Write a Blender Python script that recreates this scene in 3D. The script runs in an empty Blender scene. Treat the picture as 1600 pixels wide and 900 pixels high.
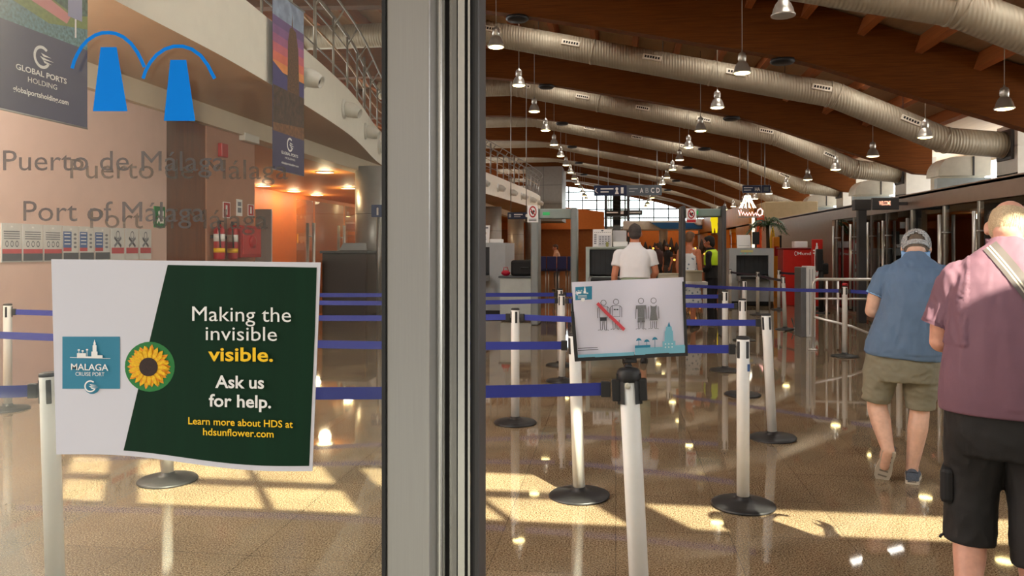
import bpy, bmesh, math, random
from mathutils import Vector, Matrix, noise
SC = bpy.context.scene
COL = SC.collection
random.seed(7)
# ---------------------------------------------------------------- camera
TH = math.atan2(162.0, 1200.0)
CT, ST = math.cos(TH), math.sin(TH)
HC = 1.52
cam = bpy.data.cameras.new('camera')
cam.sensor_width = 36.0
cam.lens = 27.0
cam.shift_y = -61.0 / 1600.0
cam.clip_start = 0.02
cam.clip_end = 500
camo = bpy.data.objects.new('camera', cam)
COL.objects.link(camo)
camo.location = (0, 0, HC)
camo.rotation_euler = (math.radians(90), 0, TH)
SC.camera = camo
# ---------------------------------------------------------------- exposure, sky, sun
SC.view_settings.view_transform = 'Standard'
SC.view_settings.look = 'None'
SC.view_settings.gamma = 1.0
SC.view_settings.use_curve_mapping = False
SC.view_settings.exposure = 0.35
SC.cycles.use_denoising = True
SC.cycles.max_bounces = 9
SC.cycles.diffuse_bounces = 5
SC.cycles.glossy_bounces = 4
SC.cycles.transparent_max_bounces = 24
SC.cycles.sample_clamp_indirect = 6.0
SC.cycles.caustics_reflective = False
SC.cycles.caustics_refractive = False
W = bpy.data.worlds.new('sky')
SC.world = W
W.use_nodes = True
nt = W.node_tree
bg = nt.nodes['Background']
tc = nt.nodes.new('ShaderNodeTexCoord')
sep = nt.nodes.new('ShaderNodeSeparateXYZ')
rmp = nt.nodes.new('ShaderNodeValToRGB')
nt.links.new(tc.outputs['Generated'], sep.inputs[0])
nt.links.new(sep.outputs['Z'], rmp.inputs[0])
rmp.color_ramp.elements[0].position = 0.0
rmp.color_ramp.elements[0].color = (1.0, 0.98, 0.95, 1)
rmp.color_ramp.elements[1].position = 0.7
rmp.color_ramp.elements[1].color = (0.85, 0.93, 1.0, 1)
nt.links.new(rmp.outputs[0], bg.inputs['Color'])
bg.inputs['Strength'].default_value = 6.0

SUNDIR = Vector((-0.66, 1.0, -1.2))
sun = bpy.data.lights.new('sun', 'SUN')
sun.energy = 19.0
sun.angle = math.radians(0.6)
sun.color = (1.0, 0.95, 0.72)
suno = bpy.data.objects.new('sun', sun)
COL.objects.link(suno)
suno.rotation_euler = SUNDIR.to_track_quat('-Z', 'Y').to_euler()
suno.location = (20, -30, 40)

# ---------------------------------------------------------------- camera rays -> points in the hall
def ray(px, py):
    k = (px - 800.0) / 1200.0
    return Vector((-ST + k * CT, CT + k * ST, (389.0 - py) / 1200.0))
ORG = Vector((0, 0, HC))
def atY(px, py, Y):
    d = ray(px, py); return ORG + d * (Y / d.y)
def atX(px, py, X):
    d = ray(px, py); return ORG + d * (X / d.x)
def atZ(px, py, Z):
    d = ray(px, py); return ORG + d * ((Z - HC) / d.z)
def atD(px, py, D):
    return ORG + ray(px, py) * D
def flo(px, py):
    return atZ(px, py, 0.0)

# ---------------------------------------------------------------- materials
def lin(c):
    out = []
    for v in c[:3]:
        v = v / 255.0
        out.append(v / 12.92 if v <= 0.04045 else ((v + 0.055) / 1.055) ** 2.4)
    return (out[0], out[1], out[2], 1.0)
MATS = {}
def mat(name, col, rough=0.5, metal=0.0, var=0.06, scale=6.0, bump=0.0, bscale=40.0, spec=0.5, coat=0.0, stretch=None, emit=None, estr=0.0):
    if name in MATS: return MATS[name]
    m = bpy.data.materials.new(name); m.use_nodes = True
    t = m.node_tree; b = t.nodes['Principled BSDF']
    c = lin(col)
    co = t.nodes.new('ShaderNodeTexCoord'); mp = t.nodes.new('ShaderNodeMapping')
    t.links.new(co.outputs['Object'], mp.inputs[0])
    if stretch: mp.inputs['Scale'].default_value = stretch
    nz = t.nodes.new('ShaderNodeTexNoise'); nz.inputs['Scale'].default_value = scale; nz.inputs['Detail'].default_value = 4
    t.links.new(mp.outputs[0], nz.inputs['Vector'])
    r = t.nodes.new('ShaderNodeValToRGB')
    r.color_ramp.elements[0].position = 0.3; r.color_ramp.elements[1].position = 0.7
    r.color_ramp.elements[0].color = tuple(max(0, v * (1 - var)) for v in c[:3]) + (1,)
    r.color_ramp.elements[1].color = tuple(min(1, v * (1 + var)) for v in c[:3]) + (1,)
    t.links.new(nz.outputs['Fac'], r.inputs[0]); t.links.new(r.outputs[0], b.inputs['Base Color'])
    b.inputs['Roughness'].default_value = rough; b.inputs['Metallic'].default_value = metal
    b.inputs['Specular IOR Level'].default_value = spec
    b.inputs['Coat Weight'].default_value = coat
    if bump:
        n2 = t.nodes.new('ShaderNodeTexNoise'); n2.inputs['Scale'].default_value = bscale
        t.links.new(mp.outputs[0], n2.inputs['Vector'])
        bp = t.nodes.new('ShaderNodeBump'); bp.inputs['Strength'].default_value = bump; bp.inputs['Distance'].default_value = 0.02
        t.links.new(n2.outputs['Fac'], bp.inputs['Height']); t.links.new(bp.outputs[0], b.inputs['Normal'])
    if emit:
        b.inputs['Emission Color'].default_value = lin(emit); b.inputs['Emission Strength'].default_value = estr
    MATS[name] = m
    return m
def glass_mat(name, tint=(235, 240, 238), rough=0.0, ior=1.45, boost=1.0):
    if name in MATS: return MATS[name]
    m = bpy.data.materials.new(name); m.use_nodes = True
    t = m.node_tree; t.nodes.remove(t.nodes['Principled BSDF'])
    o = t.nodes['Material Output']
    tr = t.nodes.new('ShaderNodeBsdfTransparent'); tr.inputs[0].default_value = lin(tint)
    gl = t.nodes.new('ShaderNodeBsdfGlossy'); gl.inputs['Roughness'].default_value = rough
    fr = t.nodes.new('ShaderNodeFresnel'); fr.inputs[0].default_value = ior
    mu = t.nodes.new('ShaderNodeMath'); mu.operation = 'MULTIPLY'; mu.inputs[1].default_value = boost; mu.use_clamp = True
    mx = t.nodes.new('ShaderNodeMixShader')
    t.links.new(fr.outputs[0], mu.inputs[0]); t.links.new(mu.outputs[0], mx.inputs[0])
    t.links.new(tr.outputs[0], mx.inputs[1]); t.links.new(gl.outputs[0], mx.inputs[2]); t.links.new(mx.outputs[0], o.inputs[0])
    MATS[name] = m
    return m
def film_mat(name, col, alpha):
    m = bpy.data.materials.new(name); m.use_nodes = True
    b = m.node_tree.nodes['Principled BSDF']
    b.inputs['Base Color'].default_value = lin(col); b.inputs['Alpha'].default_value = alpha; b.inputs['Roughness'].default_value = 0.6
    MATS[name] = m
    return m

# ---------------------------------------------------------------- mesh builder
class MB:
    def __init__(s): s.v = []; s.f = []; s.m = []; s.sm = []
    def add(s, vs, fs, mi=0, smooth=False):
        o = len(s.v)
        s.v += [Vector(p) for p in vs]
        for f in fs:
            s.f.append([i + o for i in f]); s.m.append(mi); s.sm.append(smooth)
        return s
    def box(s, lo, hi, mi=0, M=None):
        x0, y0, z0 = lo; x1, y1, z1 = hi
        vs = [Vector(p) for p in ((x0,y0,z0),(x1,y0,z0),(x1,y1,z0),(x0,y1,z0),(x0,y0,z1),(x1,y0,z1),(x1,y1,z1),(x0,y1,z1))]
        if M: vs = [M @ p for p in vs]
        return s.add(vs, [(0,3,2,1),(4,5,6,7),(0,1,5,4),(1,2,6,5),(2,3,7,6),(3,0,4,7)], mi)
    def bbox(s, lo, hi, b=0.01, mi=0, M=None):
        # box with chamfered edges
        bm = bmesh.new(); bmesh.ops.create_cube(bm, size=1.0)
        c = [(lo[i] + hi[i]) / 2 for i in range(3)]; d = [hi[i] - lo[i] for i in range(3)]
        for p in bm.verts: p.co = Vector([c[i] + p.co[i] * d[i] for i in range(3)])
        b = min(b, min(d) * 0.45)
        bmesh.ops.bevel(bm, geom=list(bm.edges), offset=b, segments=2, affect='EDGES', profile=0.5)
        bm.verts.index_update()
        vs = [(M @ p.co) if M else p.co.copy() for p in bm.verts]
        fs = [[q.index for q in f.verts] for f in bm.faces]
        bm.free()
        return s.add(vs, fs, mi)
    def tube(s, pts, r, n=12, mi=0, cap=True, smooth=True, ell=None):
        pts = [Vector(p) for p in pts]
        rs = r if isinstance(r, (list, tuple)) else [r] * len(pts)
        vs = []; up = None
        for i, p in enumerate(pts):
            if i == 0: t = pts[1] - pts[0]
            elif i == len(pts) - 1: t = pts[-1] - pts[-2]
            else: t = (pts[i+1] - p).normalized() + (p - pts[i-1]).normalized()
            if t.length < 1e-9: t = Vector((0, 0, 1))
            t.normalize()
            if up is None:
                up = Vector((0, 0, 1)) if abs(t.z) < 0.9 else Vector((0, 1, 0))
            a = t.cross(up)
            if a.length < 1e-6: a = t.cross(Vector((1, 0, 0)))
            a.normalize(); b = a.cross(t).normalized(); up = b
            for k in range(n):
                w = 2 * math.pi * k / n
                e = ell if ell else 1.0
                vs.append(p + a * (math.cos(w) * rs[i]) + b * (math.sin(w) * rs[i] * e))
        fs = []
        for i in range(len(pts) - 1):
            for k in range(n):
                fs.append((i*n+k, i*n+(k+1) % n, (i+1)*n+(k+1) % n, (i+1)*n+k))
        s.add(vs, fs, mi, smooth)
        if cap:
            o = len(s.v) - len(vs)
            s.f.append([o + k for k in range(n)][::-1]); s.m.append(mi); s.sm.append(False)
            s.f.append([o + (len(pts)-1)*n + k for k in range(n)]); s.m.append(mi); s.sm.append(False)
        return s
    def lathe(s, prof, c=(0,0,0), n=24, mi=0, smooth=True, M=None):
        vs = []; fs = []
        for (r, z) in prof:
            for k in range(n):
                w = 2 * math.pi * k / n
                p = Vector((r * math.cos(w), r * math.sin(w), z))
                if M: p = M @ p
                vs.append(p + Vector(c))
        for i in range(len(prof) - 1):
            for k in range(n):
                fs.append((i*n+k, i*n+(k+1) % n, (i+1)*n+(k+1) % n, (i+1)*n+k))
        s.add(vs, fs, mi, smooth)
        o = len(s.v) - len(vs)
        if prof[0][0] > 1e-4: s.f.append([o + k for k in range(n)][::-1]); s.m.append(mi); s.sm.append(False)
        if prof[-1][0] > 1e-4: s.f.append([o + (len(prof)-1)*n + k for k in range(n)]); s.m.append(mi); s.sm.append(False)
        return s
    def ball(s, c, r, mi=0, n=14, M=None):
        c = Vector(c); rr = r if isinstance(r, (tuple, list)) else (r, r, r)
        vs = []; fs = []; h = n // 2
        for i in range(1, h):
            ph = math.pi * i / h
            for k in range(n):
                w = 2 * math.pi * k / n
                p = Vector((rr[0]*math.sin(ph)*math.cos(w), rr[1]*math.sin(ph)*math.sin(w), rr[2]*math.cos(ph)))
                vs.append(c + (M @ p if M else p))
        a = Vector((0, 0, rr[2])); b = -a
        if M: a = M @ a; b = M @ b
        vs += [c + a, c + b]; T = len(vs) - 2
        for i in range(h - 2):
            for k in range(n):
                fs.append((i*n+k, (i+1)*n+k, (i+1)*n+(k+1) % n, i*n+(k+1) % n))
        for k in range(n):
            fs.append((T, k, (k+1) % n)); fs.append((T+1, (h-2)*n+(k+1) % n, (h-2)*n+k))
        return s.add(vs, fs, mi, True)
    def prism(s, poly, d, mi=0, smooth=False):
        # poly: list of 3d points in a plane; d: extrusion vector
        poly = [Vector(p) for p in poly]; d = Vector(d); n = len(poly)
        vs = poly + [p + d for p in poly]
        fs = [list(range(n))[::-1], list(range(n, 2*n))] + [(i, (i+1) % n, n+(i+1) % n, n+i) for i in range(n)]
        return s.add(vs, fs, mi, smooth)
    def loft(s, rings, mi=0, smooth=True, cap=True):
        n = len(rings[0]); vs = [p for r in rings for p in r]; fs = []
        for i in range(len(rings) - 1):
            for k in range(n):
                fs.append((i*n+k, i*n+(k+1) % n, (i+1)*n+(k+1) % n, (i+1)*n+k))
        if cap:
            fs.append(list(range(n))[::-1]); fs.append([(len(rings)-1)*n + k for k in range(n)])
        return s.add(vs, fs, mi, smooth)
    def sheet(s, grid, mi=0, smooth=True):
        R = len(grid); C = len(grid[0])
        return s.add([p for r in grid for p in r], [(i*C+j, i*C+j+1, (i+1)*C+j+1, (i+1)*C+j) for i in range(R-1) for j in range(C-1)], mi, smooth)
    def build(s, name, mats, parent=None, org=None, auto=None):
        org = Vector(org) if org is not None else Vector((0, 0, 0))
        me = bpy.data.meshes.new(name)
        me.from_pydata([tuple(p - org) for p in s.v], [], s.f)
        for m in (mats if isinstance(mats, (list, tuple)) else [mats]): me.materials.append(m)
        for p, i, q in zip(me.polygons, s.m, s.sm): p.material_index = i; p.use_smooth = q
        bm = bmesh.new(); bm.from_mesh(me)
        if auto is None: bmesh.ops.recalc_face_normals(bm, faces=bm.faces)
        bm.to_mesh(me); bm.free()
        o = bpy.data.objects.new(name, me); COL.objects.link(o)
        if parent: o.parent = parent
        else: o.location = org
        return o
def tag(o, label=None, cat=None, group=None, kind=None):
    if label: o['label'] = label
    if cat: o['category'] = cat
    if group: o['group'] = group
    if kind: o['kind'] = kind
    return o
def thing(name, label, cat, loc=(0,0,0), rz=0.0, group=None, rot=None, kind=None):
    o = bpy.data.objects.new(name, None); COL.objects.link(o)
    o.empty_display_size = 0.1
    o.location = loc; o.rotation_euler = rot if rot else (0, 0, rz)
    return tag(o, label, cat, group, kind)
def copy_tree(o, parent=None):
    c = o.copy(); COL.objects.link(c)
    if parent: c.parent = parent
    for ch in list(o.children): copy_tree(ch, c)
    return c
def struct(name, mb, m, label, cat, parent=None, org=None):
    o = mb.build(name, m, parent, org)
    o['kind'] = 'structure'
    if not parent: tag(o, label, cat)
    return o

# ---------------------------------------------------------------- flat lettering
_TX = {}
def text2d(body, bold=0.0, spacing=1.0):
    key = (body, bold, spacing)
    if key in _TX: return _TX[key]
    cu = bpy.data.curves.new('lettering', 'FONT'); cu.body = body; cu.size = 1.0
    cu.align_x = 'LEFT'; cu.offset = bold; cu.resolution_u = 3; cu.space_character = spacing
    try: cu.fill_mode = 'FRONT'
    except Exception: pass
    ob = bpy.data.objects.new('lettering', cu); COL.objects.link(ob)
    dg = bpy.context.evaluated_depsgraph_get(); dg.update()
    me = ob.evaluated_get(dg).to_mesh()
    vs = [(v.co.x, v.co.y) for v in me.vertices]; fs = [list(p.vertices) for p in me.polygons]
    ob.evaluated_get(dg).to_mesh_clear()
    bpy.data.objects.remove(ob); bpy.data.curves.remove(cu)
    x0 = min(v[0] for v in vs); x1 = max(v[0] for v in vs)
    _TX[key] = ([(x - x0, y) for x, y in vs], fs, x1 - x0)
    return _TX[key]
class Print:
    """Flat print on a surface: map(u, v) -> 3d point, layers lifted along n."""
    def __init__(s, fmap, n, eps=0.0004): s.map = fmap; s.n = Vector(n).normalized(); s.eps = eps; s.mb = MB(); s.lay = 0
    def put(s, vs, fs, mi):
        s.lay += 1
        s.mb.add([s.map(u, v) + s.n * (s.eps * s.lay) for u, v in vs], fs, mi)
    def poly(s, pts, mi): s.put(pts, [list(range(len(pts)))], mi)
    def rect(s, u0, v0, u1, v1, mi): s.poly([(u0, v0), (u1, v0), (u1, v1), (u0, v1)], mi)
    def disc(s, u, v, r, mi, n=32, ry=None):
        s.poly([(u + r*math.cos(2*math.pi*k/n), v + (ry or r)*math.sin(2*math.pi*k/n)) for k in range(n)], mi)
    def line(s, pts, w, mi):
        vs = []; fs = []
        for i, p in enumerate(pts):
            a = pts[max(0, i-1)]; b = pts[min(len(pts)-1, i+1)]
            dx, dy = b[0]-a[0], b[1]-a[1]; L = math.hypot(dx, dy) or 1
            nx, ny = -dy/L*w/2, dx/L*w/2
            vs += [(p[0]+nx, p[1]+ny), (p[0]-nx, p[1]-ny)]
        for i in range(len(pts)-1): fs.append((2*i, 2*i+1, 2*i+3, 2*i+2))
        s.put(vs, fs, mi)
    def ring(s, u, v, r, w, mi, a0=0, a1=360, n=28):
        s.line([(u + r*math.cos(math.radians(a0+(a1-a0)*k/n)), v + r*math.sin(math.radians(a0+(a1-a0)*k/n))) for k in range(n+1)], w, mi)
    def text(s, body, u0, u1, vb, mi, h=None, bold=0.0, slope=0.0, vsign=-1, spacing=1.0):
        vs, fs, w = text2d(body, bold, spacing)
        sx = (u1 - u0) / w
        sy = (h / 0.73) if h else abs(sx)
        s.put([(u0 + x*sx, vb + vsign*y*sy + slope*x*sx) for x, y in vs], fs, mi)
def glogo(P, u, v, r, mi, vs=-1):
    # round G mark with three speed strokes
    P.ring(u, v, r, r*0.26, mi, 50 if vs > 0 else -50, 330 if vs > 0 else -330)
    for k, (a, b, h) in enumerate(((-.15, 1.25, .22), (-.3, 1.6, -.12), (.1, 1.3, -.42))):
        P.poly([(u+a*r, v+vs*(h+.18)*r), (u+b*r, v+vs*(h-.05)*r), (u+a*r*.6+.25*r, v+vs*(h-.1)*r)], mi)
# ================================================================= STRUCTURE
# granite floor: speckle, clouding and tile joints
def floor_material():
    m = bpy.data.materials.new('polished granite'); m.use_nodes = True
    t = m.node_tree; b = t.nodes['Principled BSDF']; L = t.links.new
    co = t.nodes.new('ShaderNodeTexCoord')
    n1 = t.nodes.new('ShaderNodeTexNoise'); n1.inputs['Scale'].default_value = 120; n1.inputs['Detail'].default_value = 3; n1.inputs['Roughness'].default_value = .7
    n2 = t.nodes.new('ShaderNodeTexNoise'); n2.inputs['Scale'].default_value = 1.6; n2.inputs['Detail'].default_value = 5
    br = t.nodes.new('ShaderNodeTexBrick'); br.offset = 0.0; br.inputs['Scale'].default_value = 1.0
    br.inputs['Brick Width'].default_value = 0.6; br.inputs['Row Height'].default_value = 0.6; br.inputs['Mortar Size'].default_value = 0.003
    br.inputs['Color1'].default_value = (0.42, 0.42, 0.42, 1); br.inputs['Color2'].default_value = (0.62, 0.62, 0.62, 1); br.inputs['Mortar'].default_value = (0.1, 0.1, 0.1, 1)
    br.inputs['Mortar Smooth'].default_value = 0.2
    for n in (n1, n2, br): L(co.outputs['Object'], n.inputs['Vector'])
    r1 = t.nodes.new('ShaderNodeValToRGB'); e = r1.color_ramp.elements
    e[0].position = .38; e[0].color = lin((76, 54, 36)); e[1].position = .6; e[1].color = lin((160, 145, 120))
    q = r1.color_ramp.elements.new(.48); q.color = lin((122, 102, 76))
    L(n1.outputs['Fac'], r1.inputs[0])
    m1 = t.nodes.new('ShaderNodeMix'); m1.data_type = 'RGBA'; m1.blend_type = 'OVERLAY'; m1.inputs[0].default_value = .5
    L(r1.outputs[0], m1.inputs[6]); L(n2.outputs['Fac'], m1.inputs[7])
    m2 = t.nodes.new('ShaderNodeMix'); m2.data_type = 'RGBA'; m2.blend_type = 'OVERLAY'; m2.inputs[0].default_value = .45
    L(m1.outputs[2], m2.inputs[6]); L(br.outputs['Color'], m2.inputs[7])
    L(m2.outputs[2], b.inputs['Base Color'])
    b.inputs['Roughness'].default_value = .035; b.inputs['Specular IOR Level'].default_value = .8
    return m
FLOORM = floor_material()
struct('floor', MB().box((-13, 1.0, -.2), (11.7, 70, 0)), FLOORM, 'polished speckled brown granite floor tiles of the terminal hall', 'floor')
struct('floor_outside', MB().box((-80, -90, -.2), (80, 1.0, 0)), mat('paving', (84, 81, 77), .8, var=.1), 'grey paving outside the entrance doors', 'pavement')

M_white = mat('white plaster', (222, 220, 210), .6, var=.03)
M_beige = mat('beige wall', (222, 192, 180), .6, var=.03)
M_pink = mat('tan wall', (176, 128, 104), .6, var=.04)
M_cream = mat('cream band', (214, 200, 176), .6, var=.03)
M_soffit = mat('tan soffit', (176, 142, 106), .6, var=.03)
M_orange = mat('orange wall', (204, 106, 24), .55, var=.05)
M_orange2 = mat('orange ceiling', (222, 140, 56), .6, var=.04)
M_wood = mat('brown wood panel', (112, 58, 18), .45, var=.18, scale=3, stretch=(6, 6, .6))
M_beam = mat('glulam beam', (106, 58, 16), .6, spec=.15, var=.22, scale=5, stretch=(.35, 1, 9), bump=.1)
M_purlin = mat('wood purlin', (158, 88, 40), .55, var=.15, scale=4, stretch=(6, .4, 6))
M_deck = mat('roof boards', (186, 160, 128), .6, var=.08, scale=3, stretch=(5, .3, 1))
M_alu = mat('brushed aluminium', (158, 157, 156), .38, .7, var=.03, scale=30, stretch=(20, 20, .3))
M_alu2 = mat('bright aluminium', (182, 182, 180), .25, .85, var=.03)
M_chrome = mat('stainless steel', (214, 212, 208), .28, .65, var=.04)
M_black = mat('black rubber', (22, 22, 24), .55, var=.15)
M_dkgrey = mat('dark grey frame', (62, 62, 64), .5, var=.1)
M_rail = mat('grey steel railing', (150, 146, 138), .4, .6, var=.08)
M_brass = mat('brass rail', (190, 140, 60), .3, .8, var=.08)
G_clear = glass_mat('clear glass', (252, 253, 251), 0.0, 1.45, .45)
G_part = glass_mat('partition glass', (205, 205, 200), .01, 1.5, 1.5)
M_plate = mat('outer wall', (200, 190, 175), .7)

# ---- front facade with the glazed band the sun comes through
def holes_wall(mb, X0, X1, Z0, Z1, holes, y0, y1):
    xs = sorted({X0, X1, *[h[0] for h in holes], *[h[1] for h in holes]})
    zs = sorted({Z0, Z1, *[h[2] for h in holes], *[h[3] for h in holes]})
    for i in range(len(xs) - 1):
        run = None
        for j in range(len(zs) - 1):
            cx, cz = (xs[i] + xs[i+1]) / 2, (zs[j] + zs[j+1]) / 2
            solid = not any(h[0] < cx < h[1] and h[2] < cz < h[3] for h in holes)
            if solid: run = [zs[j], zs[j+1]] if run is None else [run[0], zs[j+1]]
            if (not solid or j == len(zs) - 2) and run is not None:
                mb.box((xs[i], y0, run[0]), (xs[i+1], y1, run[1])); run = None
H = []
for a, b in ((-1.35, -1.03), (-.83, 0), (.03, .58), (.83, 1.42), (1.45, 2.12)):
    H += [(a, b, 3.64, 4.16), (a, b, 4.26, 4.76)]
H += [(-12.5 + 2.0*k, -10.6 + 2.0*k, 2.62, 3.36) for k in range(5)] + [(-12.5 + 2.0*k, -10.6 + 2.0*k, 5.0, 8.0) for k in range(5)]  # unseen left openings, added to let daylight onto the left side
H += [(2.42, 5.6, 3.64, 4.16)]
fw = MB(); holes_wall(fw, -13, 11.7, 2.45, 8.6, H, 1.17, 1.23)
struct('wall_front', fw, M_plate, 'front wall above the entrance doors with a narrow glazed band', 'wall')
struct('canopy_slab', MB().box((-3.2, -2.6, 3.42), (12, 1.17, 3.58)), M_plate, 'flat canopy slab outside over the entrance', 'canopy')
struct('wall_added_backdrop', MB().box((-40, -16, 0), (40, -15, 12)), mat('backdrop stone', (128, 118, 106), .8), 'added unseen building across the forecourt, darkening the glass reflections', 'building')  # added out of view to dim reflections and skylight at the doors
# ---- entrance: fixed glazed panel, open sliding leaf
YG = 1.115; YS = 1.225
def X_(px, Y): return atY(px, 389, Y).x
win = thing('window_1', 'fixed glass panel beside the open entrance door', 'glass panel', (X_(300, YG), YG, 0), kind='structure')
MB().box((-1.62, YG - .004, .06), (X_(602, YG), YG + .004, 2.45)).build('glass_pane', G_clear, win, win.location)
st = MB(); xa, xb = X_(603, 1.10), X_(671, 1.10)
st.bbox((xa, 1.10, 0), (xb, 1.165, 2.45), .003)
st.bbox((-1.70, 1.09, 0), (-1.615, 1.16, 2.45), .003)
st.box((-1.62, 1.09, 0), (xa, 1.15, .06)); st.box((-1.62, 1.09, 2.40), (xa, 1.15, 2.45))
st.build('frame', M_alu, win, win.location)
MB().box((X_(597, 1.10), 1.098, .06), (xa, 1.135, 2.45)).build('gasket', M_black, win, win.location)
d1 = thing('door_1', 'sliding glass door leaf with grooved aluminium edge, standing open behind the fixed panel', 'sliding door', (X_(700, 1.2), YS, 0), kind='structure')
MB().box((-1.9, YS - .004, .06), (X_(690, YS), YS + .004, 2.40)).build('glass_pane', glass_mat('door glass', (251, 251, 249), 0.0, 1.4, .4), d1, d1.location)
sl = MB()
def prof(pxs, mi=0):
    # vertical extrusion of a plan profile given as (pixel column, depth)
    sl.prism([(X_(p, y), y, 0.02) for p, y in pxs], (0, 0, 2.38), mi)
prof([(671.5, 1.20), (671.5, 1.14), (673, 1.135), (675, 1.14), (675, 1.20)])
cyl = []
for k in range(13):
    a = math.pi * k / 12
    cyl.append((685.5 - 10.5 * math.cos(a), 1.165 - .022 * math.sin(a)))
prof(cyl + [(696, 1.24), (675, 1.24)])
for k in range(5): pass
prof([(696, 1.24), (696, 1.185), (702.5, 1.185), (702.5, 1.24)], 1)
prof([(702.5, 1.24), (702.5, 1.165), (713.5, 1.163), (714.3, 1.175), (715.2, 1.163), (726, 1.165), (726, 1.24)])
prof([(726, 1.24), (726, 1.18), (731, 1.18), (731, 1.24)], 1)
prof([(731, 1.24), (731, 1.16), (734.5, 1.16), (734.5, 1.24)])
sl.build('grooved_stile', [M_alu2, M_dkgrey], d1, d1.location)
MB().bbox((X_(734.5, 1.18), 1.175, .02), (X_(749, 1.18), 1.245, 2.40), .006).build('edge_seal', mat('dark edge seal', (58, 58, 61), .5), d1, d1.location)
MB().box((-1.9, 1.19, .02), (X_(675, 1.2), 1.245, .07)).box((-1.9, 1.19, 2.36), (X_(675, 1.2), 1.245, 2.41)).build('rail', M_alu, d1, d1.location)
# door header
struct('trim_1', MB().box((-13, 1.05, 2.45), (11.7, 1.30, 2.60)), M_alu, 'aluminium header rail above the entrance doors', 'trim')

# ---- roof: arched glulam beams, purlins, boards
ZB = [(-12.9, 6.55), (-9, 6.95), (-5.4, 6.9), (-3.4, 6.78), (0, 6.17), (1.83, 5.8), (3.83, 5.36), (5.75, 4.68), (8, 3.91), (9.1, 3.52), (11.7, 3.35)]
def zb(x):
    for i in range(len(ZB) - 1):
        if x <= ZB[i+1][0] or i == len(ZB) - 2:
            p0 = ZB[max(0, i-1)]; p1 = ZB[i]; p2 = ZB[i+1]; p3 = ZB[min(len(ZB)-1, i+2)]
            m1 = (p2[1]-p0[1]) / (p2[0]-p0[0]); m2 = (p3[1]-p1[1]) / (p3[0]-p1[0])
            h = p2[0]-p1[0]; t = (x-p1[0]) / h
            return (2*t**3-3*t*t+1)*p1[1] + (t**3-2*t*t+t)*h*m1 + (-2*t**3+3*t*t)*p2[1] + (t**3-t*t)*h*m2
def zdeck(x): return zb(x) + 1.25
BEAM_Y = [9.45 + 7.0 * k for k in range(9)]
ords = ['first', 'second', 'third', 'fourth', 'fifth', 'sixth', 'seventh', 'eighth', 'ninth', 'tenth', 'eleventh', 'twelfth', 'thirteenth', 'fourteenth', 'fifteenth', 'sixteenth', 'seventeenth', 'eighteenth', 'nineteenth', 'twentieth']
for k, y in enumerate(BEAM_Y):
    mb = MB(); lo = []; hi = []
    xe = 8.95
    for i in range(49):
        x = -12.9 + (xe + 12.9) * i / 48
        lo.append(Vector((x, y - .13, zb(x)))); hi.append(Vector((x, y - .13, zb(x) + 1.2)))
    lo[-1].z += .12
    for i in range(48):
        mb.prism([lo[i], lo[i+1], hi[i+1], hi[i]], (0, .26, 0))
    # thin dark lower lip
    for i in range(0, 48): mb.prism([lo[i] + Vector((0, -.02, -.03)), lo[i+1] + Vector((0, -.02, -.03)), lo[i+1] + Vector((0, -.02, 0)), lo[i] + Vector((0, -.02, 0))], (0, .30, 0))
    struct('ceiling_beam', mb, M_beam, '%s brown glulam arch beam from the entrance, spanning the hall' % ords[k], 'beam')
pur = 0
for i in range(19):
    x = -11.6 + 1.1 * i
    if x > 8.6: break
    mb = MB(); s = (zb(x+.1) - zb(x-.1)) / .2; A = math.atan(s)
    R = Matrix.Translation((x, 0, zb(x) + .85)) @ Matrix.Rotation(-A, 4, 'Y')
    mb.box((-.07, 1.23, 0), (.07, 66, .36), M=R)
    struct('ceiling_purlin', mb, M_purlin, 'long wooden purlin under the roof boards, %s from the balcony side' % ords[i], 'purlin')
mb = MB(); n = 40
g = [[Vector((-12.95 + 24.6*i/n, y, zdeck(-12.95 + 24.6*i/n))) for i in range(n+1)] for y in (1.0, 66.2)]
g2 = [[p + Vector((0, 0, .2)) for p in r] for r in g]
mb.sheet(g); mb.sheet(g2)
struct('ceiling', mb, M_deck, 'curved boarded roof underside above the beams', 'ceiling')

# skylight strips between beams, multiplied out of sight to add fill light
M_sky = mat('bright skylight pane', (235, 238, 235), .4, emit=(255, 250, 240), estr=6.5)
for k in range(8):
    for nm, x in (('balcony', -1.55), ('middle', 2.85), ('right', 6.15)):
        y = BEAM_Y[k] + 3.5
        s_ = (zb(x+.1) - zb(x-.1)) / .2
        R = Matrix.Translation((x, y, zdeck(x) - .03)) @ Matrix.Rotation(-math.atan(s_), 4, 'Y')
        o = thing('skylight', 'bright skylight pane in the roof boards, %s bay from the entrance, %s side' % (ords[k], nm), 'skylight', (x, y, zdeck(x)), group='roof skylights', kind='structure')
        MB().box((-.62, -3.1, -.02), (.62, -.6, .02), M=R).build('pane', M_sky, o, o.location)
        mb = MB()
        for a_, b_ in (((-.66, -3.15, -.03), (-.62, -.55, .02)), ((.62, -3.15, -.03), (.66, -.55, .02)), ((-.62, -3.15, -.03), (.62, -3.1, .02)), ((-.62, -.6, -.03), (.62, -.55, .02))): mb.box(a_, b_, M=R)
        mb.build('frame', M_cream, o, o.location)
x = -3.1; o = thing('skylight', 'added glowing fill pane in the roof above the entrance, beside the balcony', 'skylight', (x, 5, zdeck(x)), kind='structure')  # out of view, added as fill light for the balcony front
MB().box((x-.9, 2, zdeck(x)-.06), (x+.9, 8.6, zdeck(x)-.02)).build('pane', mat('entrance fill pane', (235, 238, 235), .4, emit=(255, 252, 246), estr=5.5), o, o.location)
M_spk = mat('black speaker', (20, 20, 22), .5)
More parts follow.
